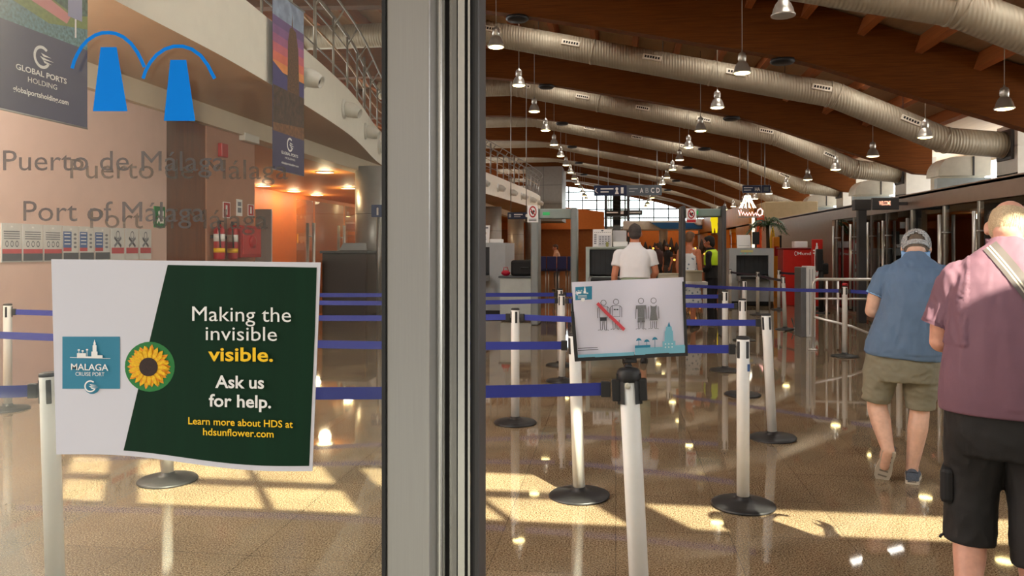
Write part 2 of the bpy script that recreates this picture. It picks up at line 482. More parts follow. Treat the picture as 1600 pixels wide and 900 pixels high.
for k in range(1, 7):
    for nm, x in (('left', -2.1), ('right', 3.4)):
        o = MB().lathe([(.0001, .0), (.2, .01), (.25, .05), (.24, .1), (.1, .125), (.0001, .125)], n=20).build('ceiling_speaker', M_spk)
        o.location = (x, BEAM_Y[k] - .05, zb(x) - .155); tag(o, 'flat black round speaker under the %s arch beam, %s one' % (ords[k], nm), 'speaker', 'black beam speakers')
# ---- outer walls
struct('wall_left_outer', MB().box((-13.2, 1.2, 0), (-13, 66, 5.0)).box((-13.2, 1.2, 6.6), (-13, 66, 8.3)), M_plate, 'outer hall wall behind the balcony', 'wall')  # gap above the balcony is an added opening for daylight
wr = MB().box((11.5, 1.2, 0), (11.7, 66, 2.55)).box((11.5, 1.2, 4.25), (11.7, 66, 5.0))
for k in range(24): wr.box((11.5, 3 + 2.7*k, 2.55), (11.62, 3.09 + 2.7*k, 4.25))
struct('wall_right', wr, M_white, 'outer right wall with a continuous clerestory window', 'wall')
wf = MB()
wf.box((-13, 66, 0), (-5.2, 66.2, 8.3)).box((9.2, 66, 0), (11.7, 66.2, 5)).box((-5.2, 66, 0), (9.2, 66.2, 3.4)).box((-5.2, 66, 7.2), (9.2, 66.2, 8.3))
struct('wall_far', wf, M_white, 'far end wall of the hall around the big window', 'wall')
struct('wall_back_recess', MB().box((-11.5, 58.5, 0), (-.85, 58.7, 3.0)), mat('dark orange wall', (168, 96, 36), .55, var=.1), 'dark orange wall under the far bulkhead', 'wall')
wn = thing('window_2', 'tall gridded window filling the far end wall', 'window', (2, 66, 3.4), kind='structure')
gm = MB()
for i in range(13): gm.box((-5.2 + 1.2*i - .05, 65.95, 3.4), (-5.2 + 1.2*i + .05, 66.05, 7.2))
for j in range(5): gm.box((-5.2, 65.95, 3.4 + .75*j - .05), (9.2, 66.05, 3.4 + .75*j + .05))
gm.build('window_frame', M_dkgrey, wn, wn.location)
MB().box((-5.2, 66.08, 3.4), (9.2, 66.09, 7.2)).build('glass_pane', glass_mat('window glass', (240, 248, 250)), wn, wn.location)

# ---- left side: lower wall, wood panel, bulkhead, recess
struct('wall_left', MB().box((-6.7, 1.23, 0), (-6.5, 10.44, 3.81)), M_beige, 'beige wall behind the entrance glass with a row of notices', 'wall')
struct('door_2', MB().box((-6.68, 10.44, 0), (-6.53, 11.56, 3.5)), M_wood, 'tall brown wooden door panel in the tan wall', 'door')
struct('wall_left_tan', MB().box((-6.7, 11.56, 0), (-6.5, 13.2, 3.81)).box((-13, 13.0, 0), (-6.7, 13.2, 3.81)), M_pink, 'tan wall carrying the red hose cabinet', 'wall')
struct('trim_2', MB().box((-6.75, 1.23, 3.5), (-6.40, 58, 3.81)), M_cream, 'cream bulkhead running below the balcony soffit', 'trim')
struct('wall_recess', MB().box((-11.7, 13.2, 0), (-11.5, 60, 3.5)), M_orange, 'orange wall at the back of the recess under the balcony', 'wall')
struct('ceiling_recess', MB().box((-11.7, 13.2, 3.5), (-6.75, 60, 3.6)), M_orange2, 'orange ceiling of the recess with round downlights', 'ceiling')
FAS = [(-4.3, -2), (-4.4, 1.3), (-4.57, 6.5), (-4.7, 9.5), (-5.27, 14.7), (-6.2, 19.5), (-6.37, 21.5), (-6.1, 25.5), (-5.44, 30.3), (-4.95, 36.4), (-4.5, 44.8), (-4.9, 48.5), (-6.2, 50), (-8, 50.3)]
def catmull(P, n=8):
    out = []
    for i in range(1, len(P) - 2):
        p0, p1, p2, p3 = [Vector(q) for q in P[i-1:i+3]]
        for k in range(n):
            t = k / n
            out.append(.5*((2*p1) + (p2-p0)*t + (2*p0-5*p1+4*p2-p3)*t*t + (3*p1-p0-3*p2+p3)*t**3))
    out.append(Vector(P[-2])); return out
FC = catmull(FAS, 10)
def fx(y):
    for a, b in zip(FC, FC[1:]):
        if a.y <= y <= b.y: return a.x + (b.x-a.x)*(y-a.y)/(b.y-a.y + 1e-9)
    return -5
ZF0, ZF1 = 3.81, 4.70
mb = MB()
mb.sheet([[Vector((p.x, p.y, z)) for p in FC] for z in (ZF0, ZF1)])
mb.sheet([[Vector((p.x, p.y, ZF1)) for p in FC], [Vector((p.x-.15, p.y, ZF1)) for p in FC]])
mb.sheet([[Vector((p.x-.15, p.y, z)) for p in FC] for z in (ZF0 + .15, ZF1)])
struct('wall_balcony', mb, mat('balcony fascia', (246, 244, 234), .5, var=.03), 'cream curved balcony front sweeping along the left side', 'balcony front')
mb = MB(); FI = [p for p in FC if p.y > 1]
mb.sheet([[Vector((p.x, p.y, ZF0)) for p in FI], [Vector((-12.9, p.y, ZF0)) for p in FI]], smooth=False)
mb.sheet([[Vector((p.x-.15, p.y, ZF0+.15)) for p in FI], [Vector((-12.9, p.y, ZF0+.15)) for p in FI]], smooth=False)
struct('ceiling_balcony', mb, M_soffit, 'tan soffit under the balcony', 'ceiling')
mb = MB()
for y in (19.0, 28.3, 37.6, 46.9, 56.2):
    mb = MB(); mb.lathe([(.5, 0), (.5, 3.6)], n=32)
    for z in (1.2, 2.4): mb.lathe([(.503, z), (.503, z+.012)], n=32, mi=1)
    nm = {19.0: 'nearest', 28.3: 'second nearest', 37.6: 'third nearest', 46.9: 'fourth nearest', 56.2: 'farthest'}[y]
    o = mb.build('column', [mat('metal column', (176, 176, 174), .35, .35, var=.04), M_dkgrey], None, None); o.location = (-6.1, y, 0)
    tag(o, 'round metal clad column under the balcony edge, %s' % nm, 'column', kind='structure')
# balcony railing: posts and rails follow the curve
rl = thing('balcony_railing', 'grey steel post and rail balustrade on top of the curved balcony', 'railing', (fx(12), 12, ZF1))
yy = 2.5; 
while yy < 48:
    x = fx(yy) - .08
    a = (Vector((fx(yy+.1), yy+.1, 0)) - Vector((fx(yy-.1), yy-.1, 0))).normalized()
    big = int(round((yy-2.5)/1.25)) % 4 == 0
    mb = MB()
    r = .035 if big else .022
    mb.tube([(x, yy, ZF1 - .02), (x, yy, ZF1 + (1.35 if big else 1.12))], r, 8)
    # slanted bracket towards the hall with a small glass clamp
    mb.tube([(x, yy, ZF1 + .95), (x + .22, yy - .05, ZF1 + 1.25)], .018, 6)
    mb.build('post', M_rail, rl, rl.location)
    yy += 1.25
for z, dx, r, m in ((ZF1 + 1.15, -.08, .032, M_rail), (ZF1 + .62, -.10, .018, M_brass), (ZF1 + .3, -.10, .014, M_rail), (ZF1 + .9, -.1, .014, M_rail), (ZF1+1.28, .15, .02, M_rail)):
    MB().tube([(fx(p.y) + dx, p.y, z) for p in FC if 2.4 < p.y < 48.2], r, 8).build('handrail' if r > .03 else 'rail', m, rl, rl.location)
struct('wall_tower', MB().box((-5.75, 49, 3.3), (-3.4, 53, 6.8)).box((-5.76, 48.99, 4.4), (-3.39, 49.01, 4.42), 1).box((-5.76, 48.99, 5.6), (-3.39, 49.01, 5.62), 1).box((-4.6, 48.99, 3.3), (-4.58, 49.01, 6.8), 1), [mat('grey cladding', (140, 136, 130), .5, .2), M_dkgrey], 'grey clad stair tower rising behind the balcony end', 'tower')
struct('wall_orange', MB().prism([(-9, 58, 3.0), (-.85, 58, 3.0), (-.85, 58, 4.3), (-5.5, 58, 4.9), (-9, 58, 5.0)], (0, .5, 0)), M_orange, 'orange bulkhead far down the hall beside the lift', 'wall')

# ---- right side: low glazed boxes
XR = 5.5
wp = MB()
wp.box((XR, 8, 2.26), (XR + .12, 20.6, 2.54))                # bronze header
wp.box((XR, 8, 0), (XR + .1, 20.6, .05))
wp.box((XR, 20.6, 0), (XR + .12, 31.5, 2.54))
wp.box((XR, 8, 2.50), (10.6, 64, 2.56))
struct('wall_partition', wp, mat('bronze cladding', (142, 122, 108), .35, .35, var=.05), 'bronze clad low partition with a header band along the right side', 'wall')
wi = MB(); wi.box((9.2, 8, 0), (9.35, 33, 2.49)).box((XR + .12, 7.9, 0), (9.35, 8, 2.49)).box((XR + .12, 15.6, 0), (9.2, 15.7, 2.49)).box((XR+.12, 20.5, 0), (9.2, 20.6, 2.49))
struct('wall_partition_inner', wi, mat('brown inner wall', (138, 106, 82), .6, var=.1), 'brown inner walls of the offices behind the glass doors', 'wall')
hp = [1304, 1331, 1358, 1382, 1420, 1470, 1524]
hy = [atX(p, 389, XR).y for p in hp] + [11.2, 9.6, 8.2]
pos = ['farthest', 'second farthest', 'third farthest', 'fourth farthest', 'middle', 'fourth nearest', 'third nearest', 'second nearest', 'nearest']
for i in range(len(hy) - 1):
    a, b = hy[i] - .04, hy[i+1]
    t = thing('door_%d' % (i + 3), 'frameless glass office door with tall steel pull tube, %s along the right partition' % pos[i], 'glass door', (XR + .05, (a+b)/2, 0), kind='structure')
    MB().box((XR + .05, b + .02, .05), (XR + .062, a - .0, 2.26)).build('glass_pane', G_part, t, t.location)
    hm = MB(); 
    for dx in (-.06, .15):
        hm.tube([(XR + dx, hy[i] - .1, .12), (XR + dx, hy[i] - .1, 2.1)], .03, 12)
    hm.tube([(XR - .06, hy[i] - .1, .5), (XR + .15, hy[i] - .1, .5)], .012, 8).tube([(XR - .06, hy[i] - .1, 1.8), (XR + .15, hy[i] - .1, 1.8)], .012, 8)
    hm.build('pull_handle', M_chrome, t, t.location)
    MB().box((XR + .03, hy[i] - .012, .05), (XR + .08, hy[i] + .012, 2.26)).build('edge_strip', M_alu, t, t.location)

for k, y in enumerate((10.4, 13.2, 18.0)):  # one such lamp is known, the others are added to brighten the glass front
    t = thing('ceiling_lamp', 'small golden ceiling lamp inside the glazed offices, %s office' % ('nearest', 'middle', 'farthest')[k], 'lamp', (7.2, y, 2.5), group='office lamps')
    MB().lathe([(.18, 0), (.2, -.03), (.14, -.1), (.0001, -.12)], n=20).build('shade', mat('golden lamp glass', (220, 170, 80), .4, emit=(255, 200, 110), estr=3.0), t)
    li = bpy.data.lights.new('lamp_light', 'POINT'); li.energy = 45; li.color = (1, .86, .66); li.shadow_soft_size = .15
    lo = bpy.data.objects.new('lamp_light', li); COL.objects.link(lo); lo.parent = t; lo.location = (0, 0, -.25)
# ================================================================= DUCTS, LAMPS
M_duct = mat('spiral duct', (162, 152, 132), .5, .2, var=.05, scale=4)
def ribbed():
    t = M_duct.node_tree; b = t.nodes['Principled BSDF']
    co = t.nodes.new('ShaderNodeTexCoord'); w = t.nodes.new('ShaderNodeTexWave'); w.wave_type = 'BANDS'; w.bands_direction = 'X'
    w.inputs['Scale'].default_value = 4.5; w.inputs['Distortion'].default_value = .15
    bp = t.nodes.new('ShaderNodeBump'); bp.inputs['Strength'].default_value = .4; bp.inputs['Distance'].default_value = .02
    t.links.new(co.outputs['Object'], w.inputs[0]); t.links.new(w.outputs['Fac'], bp.inputs['Height']); t.links.new(bp.outputs[0], b.inputs['Normal'])
ribbed()
M_grille = mat('white grille', (216, 208, 190), .5)
M_hole = mat('grille holes', (18, 16, 14), .8)
DP = [(-8.5, 7.27), (-3.6, 7.27), (5.37, 5.35), (7.94, 4.18), (9.31, 4.03)]
def dz(x):
    for a, b in zip(DP, DP[1:]):
        if a[0] <= x <= b[0]: return a[1] + (b[1]-a[1])*(x-a[0])/(b[0]-a[0])
RD = .315
M_panelbox = mat('sheet metal duct', (206, 204, 196), .45, .2, var=.04)
for k in range(8):
    y = 13 + 7.0*k
    t = thing('air_duct', '%s beige spiral air duct from the entrance, kinked under the arched roof' % ords[k], 'air duct', (0, y, 6), group='spiral air ducts')
    mb = MB(); mb.tube([(x, y, z) for x, z in DP], RD, 24)
    for a, b in zip(DP[:-1], DP[1:]):
        L = math.hypot(b[0]-a[0], b[1]-a[1]); n = max(1, int(L / 3))
        for j in range(0, n + 1):
            f = min(.985, max(.02, j / n)); f2 = min(1, f + .05 / L)
            p, q = [(a[0]+(b[0]-a[0])*g, y, a[1]+(b[1]-a[1])*g) for g in (f, f2)]
            mb.tube([p, q], RD + .012, 24)
    mb.build('duct_body', M_duct, t, t.location)
    MB().box((9.3, y-.36, 3.66), (9.36, y+.36, 4.38)).build('end_flange', M_dkgrey, t, t.location)
    nx = -3.2
    while nx < 7.6:
        z = dz(nx); s = (dz(nx+.1)-dz(nx-.1))/.2; A = math.atan(s)
        R = Matrix.Translation((nx, y, z)) @ Matrix.Rotation(-A, 4, 'Y') @ Matrix.Rotation(math.radians(-8), 4, 'X')
        mb = MB(); mb.bbox((-.24, -RD-.035, -.07), (.24, -RD+.06, .07), .012, 0, R)
        if k < 4:
            for j in range(6): mb.box((-.19+.067*j, -RD-.04, -.03), (-.145+.067*j, -RD-.033, .03), 1, R)
        else: mb.box((-.2, -RD-.04, -.02), (.2, -RD-.033, .02), 1, R)
        mb.build('grille', [M_grille, M_hole], t, t.location)
        nx += 2.05
    # suspension wires up to the roof
    for x in (-2, 1.2, 4.2, 7): MB().tube([(x, y, dz(x)+RD-.02), (x, y, zdeck(x)+.02)], .008, 5).build('hanger', M_dkgrey, t, t.location)
    # riser plenum at the end and elbow behind it
    mb = MB(); mb.bbox((9.37, y-.5, 2.575), (10.3, y+.5, 4.5), .01)
    for z in (3.3, 3.95): mb.box((9.37, y-.52, z), (10.32, y+.52, z+.03))
    o = mb.build('duct_riser', M_panelbox, None, (9.8, y, 2.56))
    tag(o, 'square sheet metal riser at the end of the %s air duct' % ords[k], 'duct riser', 'sheet metal duct risers')
    ye = y + 1.3
    pts = [(9.6, ye, 3.42), (9.6, ye, 3.92), (8.75, ye, 3.92)]
    for j in range(9):
        a = math.pi/2 + (math.pi/2)*j/8
        pts.append((8.75 + .42*math.cos(a), ye, 3.48 + .44*math.sin(a)))
    pts.append((8.33, ye, 3.42))
    mb = MB(); mb.prism(pts, (0, .8, 0)); mb.box((9.16, ye-.015, 3.42), (9.2, ye+.0, 3.92), 1); mb.box((8.4, ye+.1, 2.575), (9.5, ye+.7, 3.42))
    o = mb.build('duct_elbow', [mat('pale duct elbow', (222, 218, 204), .45), M_dkgrey], None, (9.0, ye+.4, 2.56))
    tag(o, 'pale rounded duct elbow on the partition roof by the %s air duct' % ords[k], 'duct elbow', 'rounded duct elbows')
    mb = MB(); mb.bbox((8.2, ye-.25, 2.575), (9.5, ye-.05, 3.34), .01)
    o = mb.build('unit_cover', mat('pale blue panel', (196, 214, 222), .4), None, (8.8, ye-.15, 2.56))
    tag(o, 'pale blue unit cover under the duct elbow of the %s air duct' % ords[k], 'unit cover', 'pale blue unit covers')

M_shade = mat('lamp aluminium', (188, 186, 178), .32, .7, var=.06)
M_lens = mat('lit lamp lens', (255, 240, 190), .4, emit=(255, 226, 150), estr=14.0)
M_cord = mat('grey lamp cord', (150, 140, 125), .6)
LAMPW = 70.0
def pendant(x, y, z):
    t = thing('pendant_lamp', None, 'lamp', (x, y, z), group='aluminium bell pendant lamps')
    mb = MB()
    mb.lathe([(.165, 0), (.166, .02), (.15, .035), (.135, .10), (.105, .17), (.075, .205), (.07, .21)], n=24)
    mb.build('lamp_shade', M_shade, t)
    mb = MB(); mb.lathe([(.07, .21), (.068, .24), (.075, .25), (.075, .33), (.06, .37), (.02, .39), (.012, .42)], n=20)
    mb.build('lamp_cap', M_shade, t)
    MB().ball((0, 0, .012), (.155, .155, .035), n=20).build('lamp_lens', M_lens, t)
    return t
proto = None
ROWS = [('left', -2.28, 5.40, 1), ('middle', 2.31, 4.76, 0), ('right', 6.8, 3.99, 1)]
for nm, x, z, k0 in ROWS:
    for k in range(k0, 15):
        y = 11.1 + 3.5*k
        if proto is None: proto = pendant(x, y, z); t = proto
        else:
            t = proto.copy(); COL.objects.link(t); t.location = (x, y, z)
            for ch in list(proto.children):
                if ch.name.startswith('lamp_cord'): continue
                c = ch.copy(); COL.objects.link(c); c.parent = t
        if nm == 'middle' and k == 0:
            for ch in t.children:
                if ch.name.startswith('lamp_lens'):
                    ch.material_slots[0].link = 'OBJECT'; ch.material_slots[0].material = mat('unlit lamp lens', (150, 148, 140), .3)
        t['label'] = 'aluminium bell pendant lamp, %s from the entrance in the %s row' % (ords[k-k0], nm)
        MB().tube([(0, 0, .41), (0, 0, zdeck(x) - z + .02)], .008, 6).build('lamp_cord', M_cord, t)

# downlights in the recess ceiling (lit) with their lights
DL = [(-7.4, 18.9), (-10.9, 22.7), (-10.9, 25.0), (-10.8, 26.8), (-8.6, 24), (-8.4, 31), (-8.4, 38), (-8.4, 45), (-10, 34), (-10, 42)]
dord = ords
for q_ in (2.4, 4.0, 5.5): DL.append((-5.6, q_))  # unseen soffit lamps added to brighten the left wall
DL.sort(key=lambda q: q[1])
for k, (x, y) in enumerate(DL):
    t = thing('downlight', ('round recessed downlight in the orange ceiling, %s from the entrance' % dord[k-3]) if y > 10 else ('added unseen downlight in the balcony soffit lighting the left wall, %s one' % dord[k]), 'downlight', (x, y, 3.5 if y > 10 else 3.81), group='recessed downlights')
    MB().lathe([(.24, 0), (.24, -.02), (.19, -.025), (.18, -.005)], n=20).build('rim', M_white, t)
    MB().lathe([(.18, -.008), (.17, -.012), (.0001, -.014)], n=20).build('lens', M_lens, t)
    li = bpy.data.lights.new('lamp_light', 'POINT'); li.energy = 34 if y > 10 else 170; li.color = (1, .78, .48) if y > 10 else (1, .93, .86); li.shadow_soft_size = .15
    lo = bpy.data.objects.new('lamp_light', li); COL.objects.link(lo); lo.parent = t; lo.location = (0, 0, -.2)

# eyeball fixtures on the balcony front
M_eye = mat('white eyeball lamp', (226, 228, 224), .35)
eo = 0
for k in range(14):
    y = 8.75 + 2.75*k if k else 6.6
    x = fx(y); a = Vector((fx(y+.2)-fx(y-.2), .4, 0)).normalized(); nrm = Vector((a.y, -a.x, 0))
    t = thing('eyeball_lamp', 'white eyeball spotlight on the curved balcony front, %s from the entrance' % ords[k], 'spotlight', (x, y, 4.22), group='eyeball spotlights')
    R = Matrix(((nrm.x, a.x, 0, 0), (nrm.y, a.y, 0, 0), (0, 0, 1, 0), (0, 0, 0, 1)))
    D = (nrm + Vector((.0, -.15, -.4))).normalized(); Q = D.to_track_quat('Z', 'Y').to_matrix().to_4x4()
    MB().lathe([(.19, 0), (.185, .03), (.15, .05)], n=20, M=nrm.to_track_quat('Z', 'Y').to_matrix().to_4x4()).build('mount', M_eye, t)
    MB().lathe([(.05, -.12), (.13, -.05), (.15, .05), (.13, .16), (.10, .24), (.095, .26), (.08, .25), (.075, .2)], c=tuple(nrm*.09), n=20, M=Q).build('ball_housing', M_eye, t)
    MB().lathe([(.078, .2), (.0001, .2)], c=tuple(nrm*.09), n=16, M=Q).build('lens', M_black, t)

# ================================================================= ENTRANCE PRINTS
V_blue = mat('blue vinyl', (0, 138, 250), .7, var=.02, spec=.1)
V_grey = film_mat('etched grey vinyl', (82, 77, 78), .80)
V_grey2 = film_mat('etched grey vinyl on door', (90, 83, 80), .66)
def on_plane(Y): return lambda u, v: atY(u, v, Y)
def logo(P, ox, oy, s, mi):
    q = lambda x, y: (ox + x*s, oy + y*s)
    P.line([q(*p) for p in [(113, 107), (116, 96), (121, 85), (128, 73), (137, 63), (149, 55), (160, 51.5), (170, 51), (181, 52.5), (193, 58), (205, 68), (215, 82), (222, 96), (226, 105)]], 5.6*s, mi)
    P.line([q(*p) for p in [(224, 123), (228, 111), (235, 98), (245, 86), (258, 77), (272, 72.5), (286, 72.5), (300, 77), (314, 87), (325, 102), (331, 114), (336, 123)]], 5.6*s, mi)
    P.poly([q(*p) for p in [(158, 74), (183, 74), (200, 174), (146, 174)]], mi)
    P.poly([q(*p) for p in [(267, 94), (292, 94), (306, 189), (257, 189)]], mi)
def lettering_on(Y, dx, dy, s, m, name, label):
    Pb = Print(on_plane(Y), (0, -1, 0))
    q = lambda x: dx + x*s
    t = thing(name, label, 'glass lettering', tuple(atY(q(170), dy+300*s, Y)))
    Pb.text('Puerto de Málaga', q(5), q(352), dy + 266*s, 0, h=33*s, slope=.004)
    Pb.mb.build('lettering', m, t, t.location, auto=0)
    Pb.mb = MB()
    Pb.text('Port of Málaga', q(37), q(320), dy + 345*s, 0, h=33*s, slope=.006)
    Pb.mb.build('lettering', m, t, t.location, auto=0)
Pb = Print(on_plane(YG - .005), (0, -1, 0)); logo(Pb, 0, 0, 1, 0)
tag(Pb.mb.build('glass_logo', V_blue, None, tuple(atY(225, 120, YG-.005)), auto=0), 'blue arches and towers emblem stuck on the entrance glass', 'glass logo')
lettering_on(YG - .006, 0, 0, 1, V_grey, 'glass_lettering', 'grey Puerto de Málaga lettering on the front glass panel')
lettering_on(YS - .006, 105, 18, .98, V_grey2, 'glass_lettering', 'fainter grey Puerto de Málaga lettering on the sliding leaf behind')

# poster on the glass
P_paper = mat('white poster paper', (216, 216, 228), .5, var=.015)
P_green = mat('dark green print', (8, 44, 26), .6, var=.12, scale=5, spec=.15, stretch=(9, 1, .6))
P_white = mat('white print', (245, 245, 245), .5, var=.01)
P_yellow = mat('yellow print', (255, 205, 10), .5, var=.02)
P_teal = mat('teal print', (38, 128, 160), .5, var=.03)
P_teal2 = mat('light teal print', (90, 178, 200), .5, var=.03)
P_leaf = mat('green disc print', (20, 120, 50), .5)
P_petal = mat('sunflower petals', (255, 190, 0), .5, var=.2, scale=300)
P_petal2 = mat('orange petals', (238, 150, 8), .5, var=.15, scale=300)
P_seed = mat('sunflower seeds', (44, 22, 10), .7, var=.5, scale=600)
YP = YG - .012
pos_o = thing('poster', 'white and dark green sunflower poster taped to the entrance glass', 'poster', tuple(atY(290, 570, YP)))
sheet = MB()
nu, nv = 24, 2
def bot(u):  # slightly wavy lower edge
    t = (u - 88) / (488 - 88)
    return 710 + 28*t + 5*math.sin(t*math.pi*2.0)*(-1) - 2*t
gr = []
for j in range(nv + 1):
    f = j / nv; row = []
    for i in range(nu + 1):
        t = i / nu
        top = (80 + 421*t, 405 + 5*t); bt = (88 + 400*t, bot(88 + 400*t))
        row.append(atY(top[0]+(bt[0]-top[0])*f, top[1]+(bt[1]-top[1])*f, YP))
    gr.append(row)
sheet.sheet(gr, smooth=False); sheet.sheet([[p + Vector((0, .0012, 0)) for p in r] for r in gr], smooth=False)
sheet.build('paper', P_paper, pos_o, pos_o.location)
Pp = Print(on_plane(YP - .0004), (0, -1, 0), eps=.00003)
Pp.poly([(262, 414), (495, 418), (492, 520), (483, 728)] + [(483 - 290*k/12, bot(483 - 290*k/12) - 8 + 1*k/12*0) for k in range(1, 13)], 0)
Pp.rect(97.5, 526, 187.5, 607.5, 1); Pp.disc(144, 603, 12.5, 1)
Pp.disc(234, 573, 39, 2)
for ring, (n, r0, r1, wd, mi) in enumerate(((22, 12, 34, 5.2, 4), (20, 10, 32, 5.0, 3), (18, 8, 27, 4.5, 4), (17, 8, 30, 4.2, 3))):
    for k in range(n):
        a = 2*math.pi*(k + .37*ring)/n; rr = r1*(1 + .05*math.sin(k*2.3+ring))
        ca, sa = math.cos(a), math.sin(a)
        pts = [(r0, 0), ((r0+rr)*.5, wd*.8), (rr*.86, wd*.55), (rr, 0), (rr*.86, -wd*.55), ((r0+rr)*.5, -wd*.8)]
        Pp.poly([(233 + x*ca - y*sa, 573 + x*sa + y*ca) for x, y in pts], mi)
Pp.disc(233.5, 573, 14.6, 5)
def skyline(P, ox, oy, s, mi):
    q = lambda x, y: (ox + x*s, oy + y*s)
    R = lambda a, b, c, d: P.poly([q(a, b), q(c, b), q(c, d), q(a, d)], mi)
    P.line([q(-33, 0), q(30, 2)], .7*s, mi)
    R(-22, -6.5, -8, -.5); R(-22, -1.5, 18, 1); R(.5, -9, 10, 0); R(2.5, -19, 8.5, -8); R(3.8, -23, 7.2, -18)
    P.poly([q(4, -22), q(5.5, -28), q(7, -22)], mi); R(10, -3.2, 18, 0)
    for x, h in ((-19, -11.5), (-13, -10), (-6, -12)):
        P.line([q(x, 0), q(x, h)], .8*s, mi); P.disc(*q(x, h), 2.0*s, mi, 8, 1.4*s)
skyline(Pp, 144, 558, 1.0, 6)
Pp.text('MALAGA', 113, 171, 577.5, 6, h=10.5, bold=.012, slope=.02)
Pp.text('CRUISE PORT', 120, 165, 586.5, 6, h=6.2, slope=.02)
glogo(Pp, 143, 603, 8.2, 6, -1)
Pp.text('Making the', 302, 456, 501, 6, h=24, slope=.012)
Pp.text('invisible', 323, 434, 531, 6, h=23, slope=.012)
Pp.text('visible.', 327, 428, 563, 7, h=22, bold=.020, slope=.012)
Pp.text('Ask us', 338, 414, 605, 6, h=20, bold=.020, slope=.02)
Pp.text('for help.', 328, 425, 634, 6, h=20, bold=.020, slope=.03)
Pp.text('Learn more about HDS at', 296, 459, 662, 7, h=11.5, bold=.012, slope=.035)
Pp.text('hdsunflower.com', 319, 429, 679, 7, h=11.5, bold=.012, slope=.035)
Pp.mb.build('printed_face', [P_green, P_teal, P_leaf, P_petal, P_petal2, P_seed, P_white, P_yellow], pos_o, pos_o.location, auto=0)

# ================================================================= BANNERS on the balcony
B_navy = mat('banner navy', (62, 62, 98), .6, var=.04)
def banner(y0, y1, z0, z1, label, kind, x=None):
    X0 = (x if x is not None else max(fx(y0), fx(y1))) + .08
    t = thing('banner', label, 'banner', (X0, (y0+y1)/2, z1))
    w = y1 - y0; h = z1 - z0
    M = lambda u, v: Vector((X0 + .03*math.sin(u*5)*0, y0 + u*w, z0 + v*h))
    mb = MB(); mb.box((X0-.004, y0, z0), (X0, y1, z1)); mb.build('cloth', B_navy, t, t.location)
    MB().tube([(X0-.002, y0-.03, z1), (X0-.002, y1+.03, z1)], .015, 8).build('top_rod', M_alu, t, t.location)
    MB().tube([(X0-.002, y0, z0), (X0-.002, y1, z0)], .008, 8).build('bottom_rod', M_alu, t, t.location)
    P = Print(M, (1, 0, 0), eps=.0006)
    a = h / w
    ms = []
    def mm(name, col, **k): ms.append(mat(name, col, .6, **k)); return len(ms)-1
    w_ = mm('banner white', (240, 240, 244))
    if kind == 'garden':
        f0 = .30
        P.rect(0, f0, 1, 1, mm('banner blue planting', (92, 134, 142), var=.5, scale=40))
        P.poly([(0, f0+.09), (.55, f0+.045), (1, f0+.08), (1, f0+.15), (0, f0+.15)], mm('banner lawn', (122, 140, 70), var=.2, scale=30))
        P.poly([(0, f0+.13), (.75, f0+.07), (.8, f0+.105), (0, f0+.2)], mm('banner pink path', (214, 140, 140)))
        P.poly([(0, f0+.2), (.85, f0+.11), (1, f0+.13), (1, 1), (0, 1)], mm('banner foliage', (70, 100, 84), var=.5, scale=30))
        P.poly([(.1, f0+.25), (1, f0+.3), (1, 1), (.1, 1)], mm('banner sky', (170, 190, 210)))
        P.rect(.76, f0+.10, .93, f0+.2, mm('banner lilac board', (160, 164, 200)))
        P.rect(.84, f0+.03, .86, f0+.1, w_)
        L = [('GLOBAL PORTS', .20, .74, .146, .020, .02), ('HOLDING', .32, .63, .114, .019, 0), ('globalportsholding.com', .17, .76, .070, .019, .02)]
        lg = (.47, .215, .08)
    else:
        sky = [(110, 84, 140), (136, 92, 150), (168, 98, 146), (206, 106, 124), (228, 116, 96), (236, 150, 84)]
        P.rect(0, .62, 1, 1, mm('banner cloud sky', (142, 160, 190), var=.3, scale=6))
        for k in range(6): P.rect(0, .86 - .05*k - .05, 1, .86 - .05*k, mm('banner sunset %d' % k, sky[k], var=.12, scale=4))
        P.poly([(0, .44), (0, .60), (.3, .56), (.6, .52), (1, .56), (1, .44)], mm('banner violet hills', (66, 60, 124)))
        b = mm('banner brown tower', (96, 62, 38), var=.4, scale=40)
        P.poly([(.44, .44), (.46, .76), (.52, .84), (.58, .85), (.60, .94), (.62, .85), (.72, .84), (.80, .74), (.84, .44)], b)
        P.rect(.0, .21, 1, .47, mm('banner old town', (72, 48, 36), var=.5, scale=12))
        P.poly([(0, .21), (0, .26), (1, .29), (1, .21)], mm('banner roofs', (120, 78, 48), var=.4, scale=20))
        P.rect(0, 0, 1, .215, mm('banner violet base', (60, 56, 96)))
        L = [('GLOBAL PORTS', .24, .78, .098, .017, .02), ('HOLDING', .36, .68, .074, .013, 0), ('globalportsholding.com', .24, .80, .042, .013, .02)]
        lg = (.52, .162, .085)
    u, v, r = lg
    # round logo, corrected for the banner's proportions
    ring = [(u + r*math.cos(math.radians(g)), v + r/a*math.sin(math.radians(g))) for g in range(50, 331, 10)]
    vs = []; fs = []
    for i, (x, yv) in enumerate(ring):
        cx, cy = x-u, yv-v
        vs += [(u+cx*1.13, v+cy*1.13), (u+cx*.83, v+cy*.83)]
    for i in range(len(ring)-1): fs.append((2*i, 2*i+1, 2*i+3, 2*i+2))
    P.put(vs, fs, w_)
    for (p, q, hh) in ((-.15, 1.25, .22), (-.3, 1.6, -.12), (.1, 1.3, -.42)):
        P.poly([(u+p*r, v+(hh+.18)*r/a), (u+q*r, v+(hh-.05)*r/a), (u+p*r*.6+.25*r, v+(hh-.1)*r/a)], w_)
    for s, u0, u1, vb, hh, bo in L: P.text(s, u0, u1, vb, w_, h=hh, bold=bo, vsign=1)
    P.mb.build('printed_face', ms, t, t.location, auto=0)
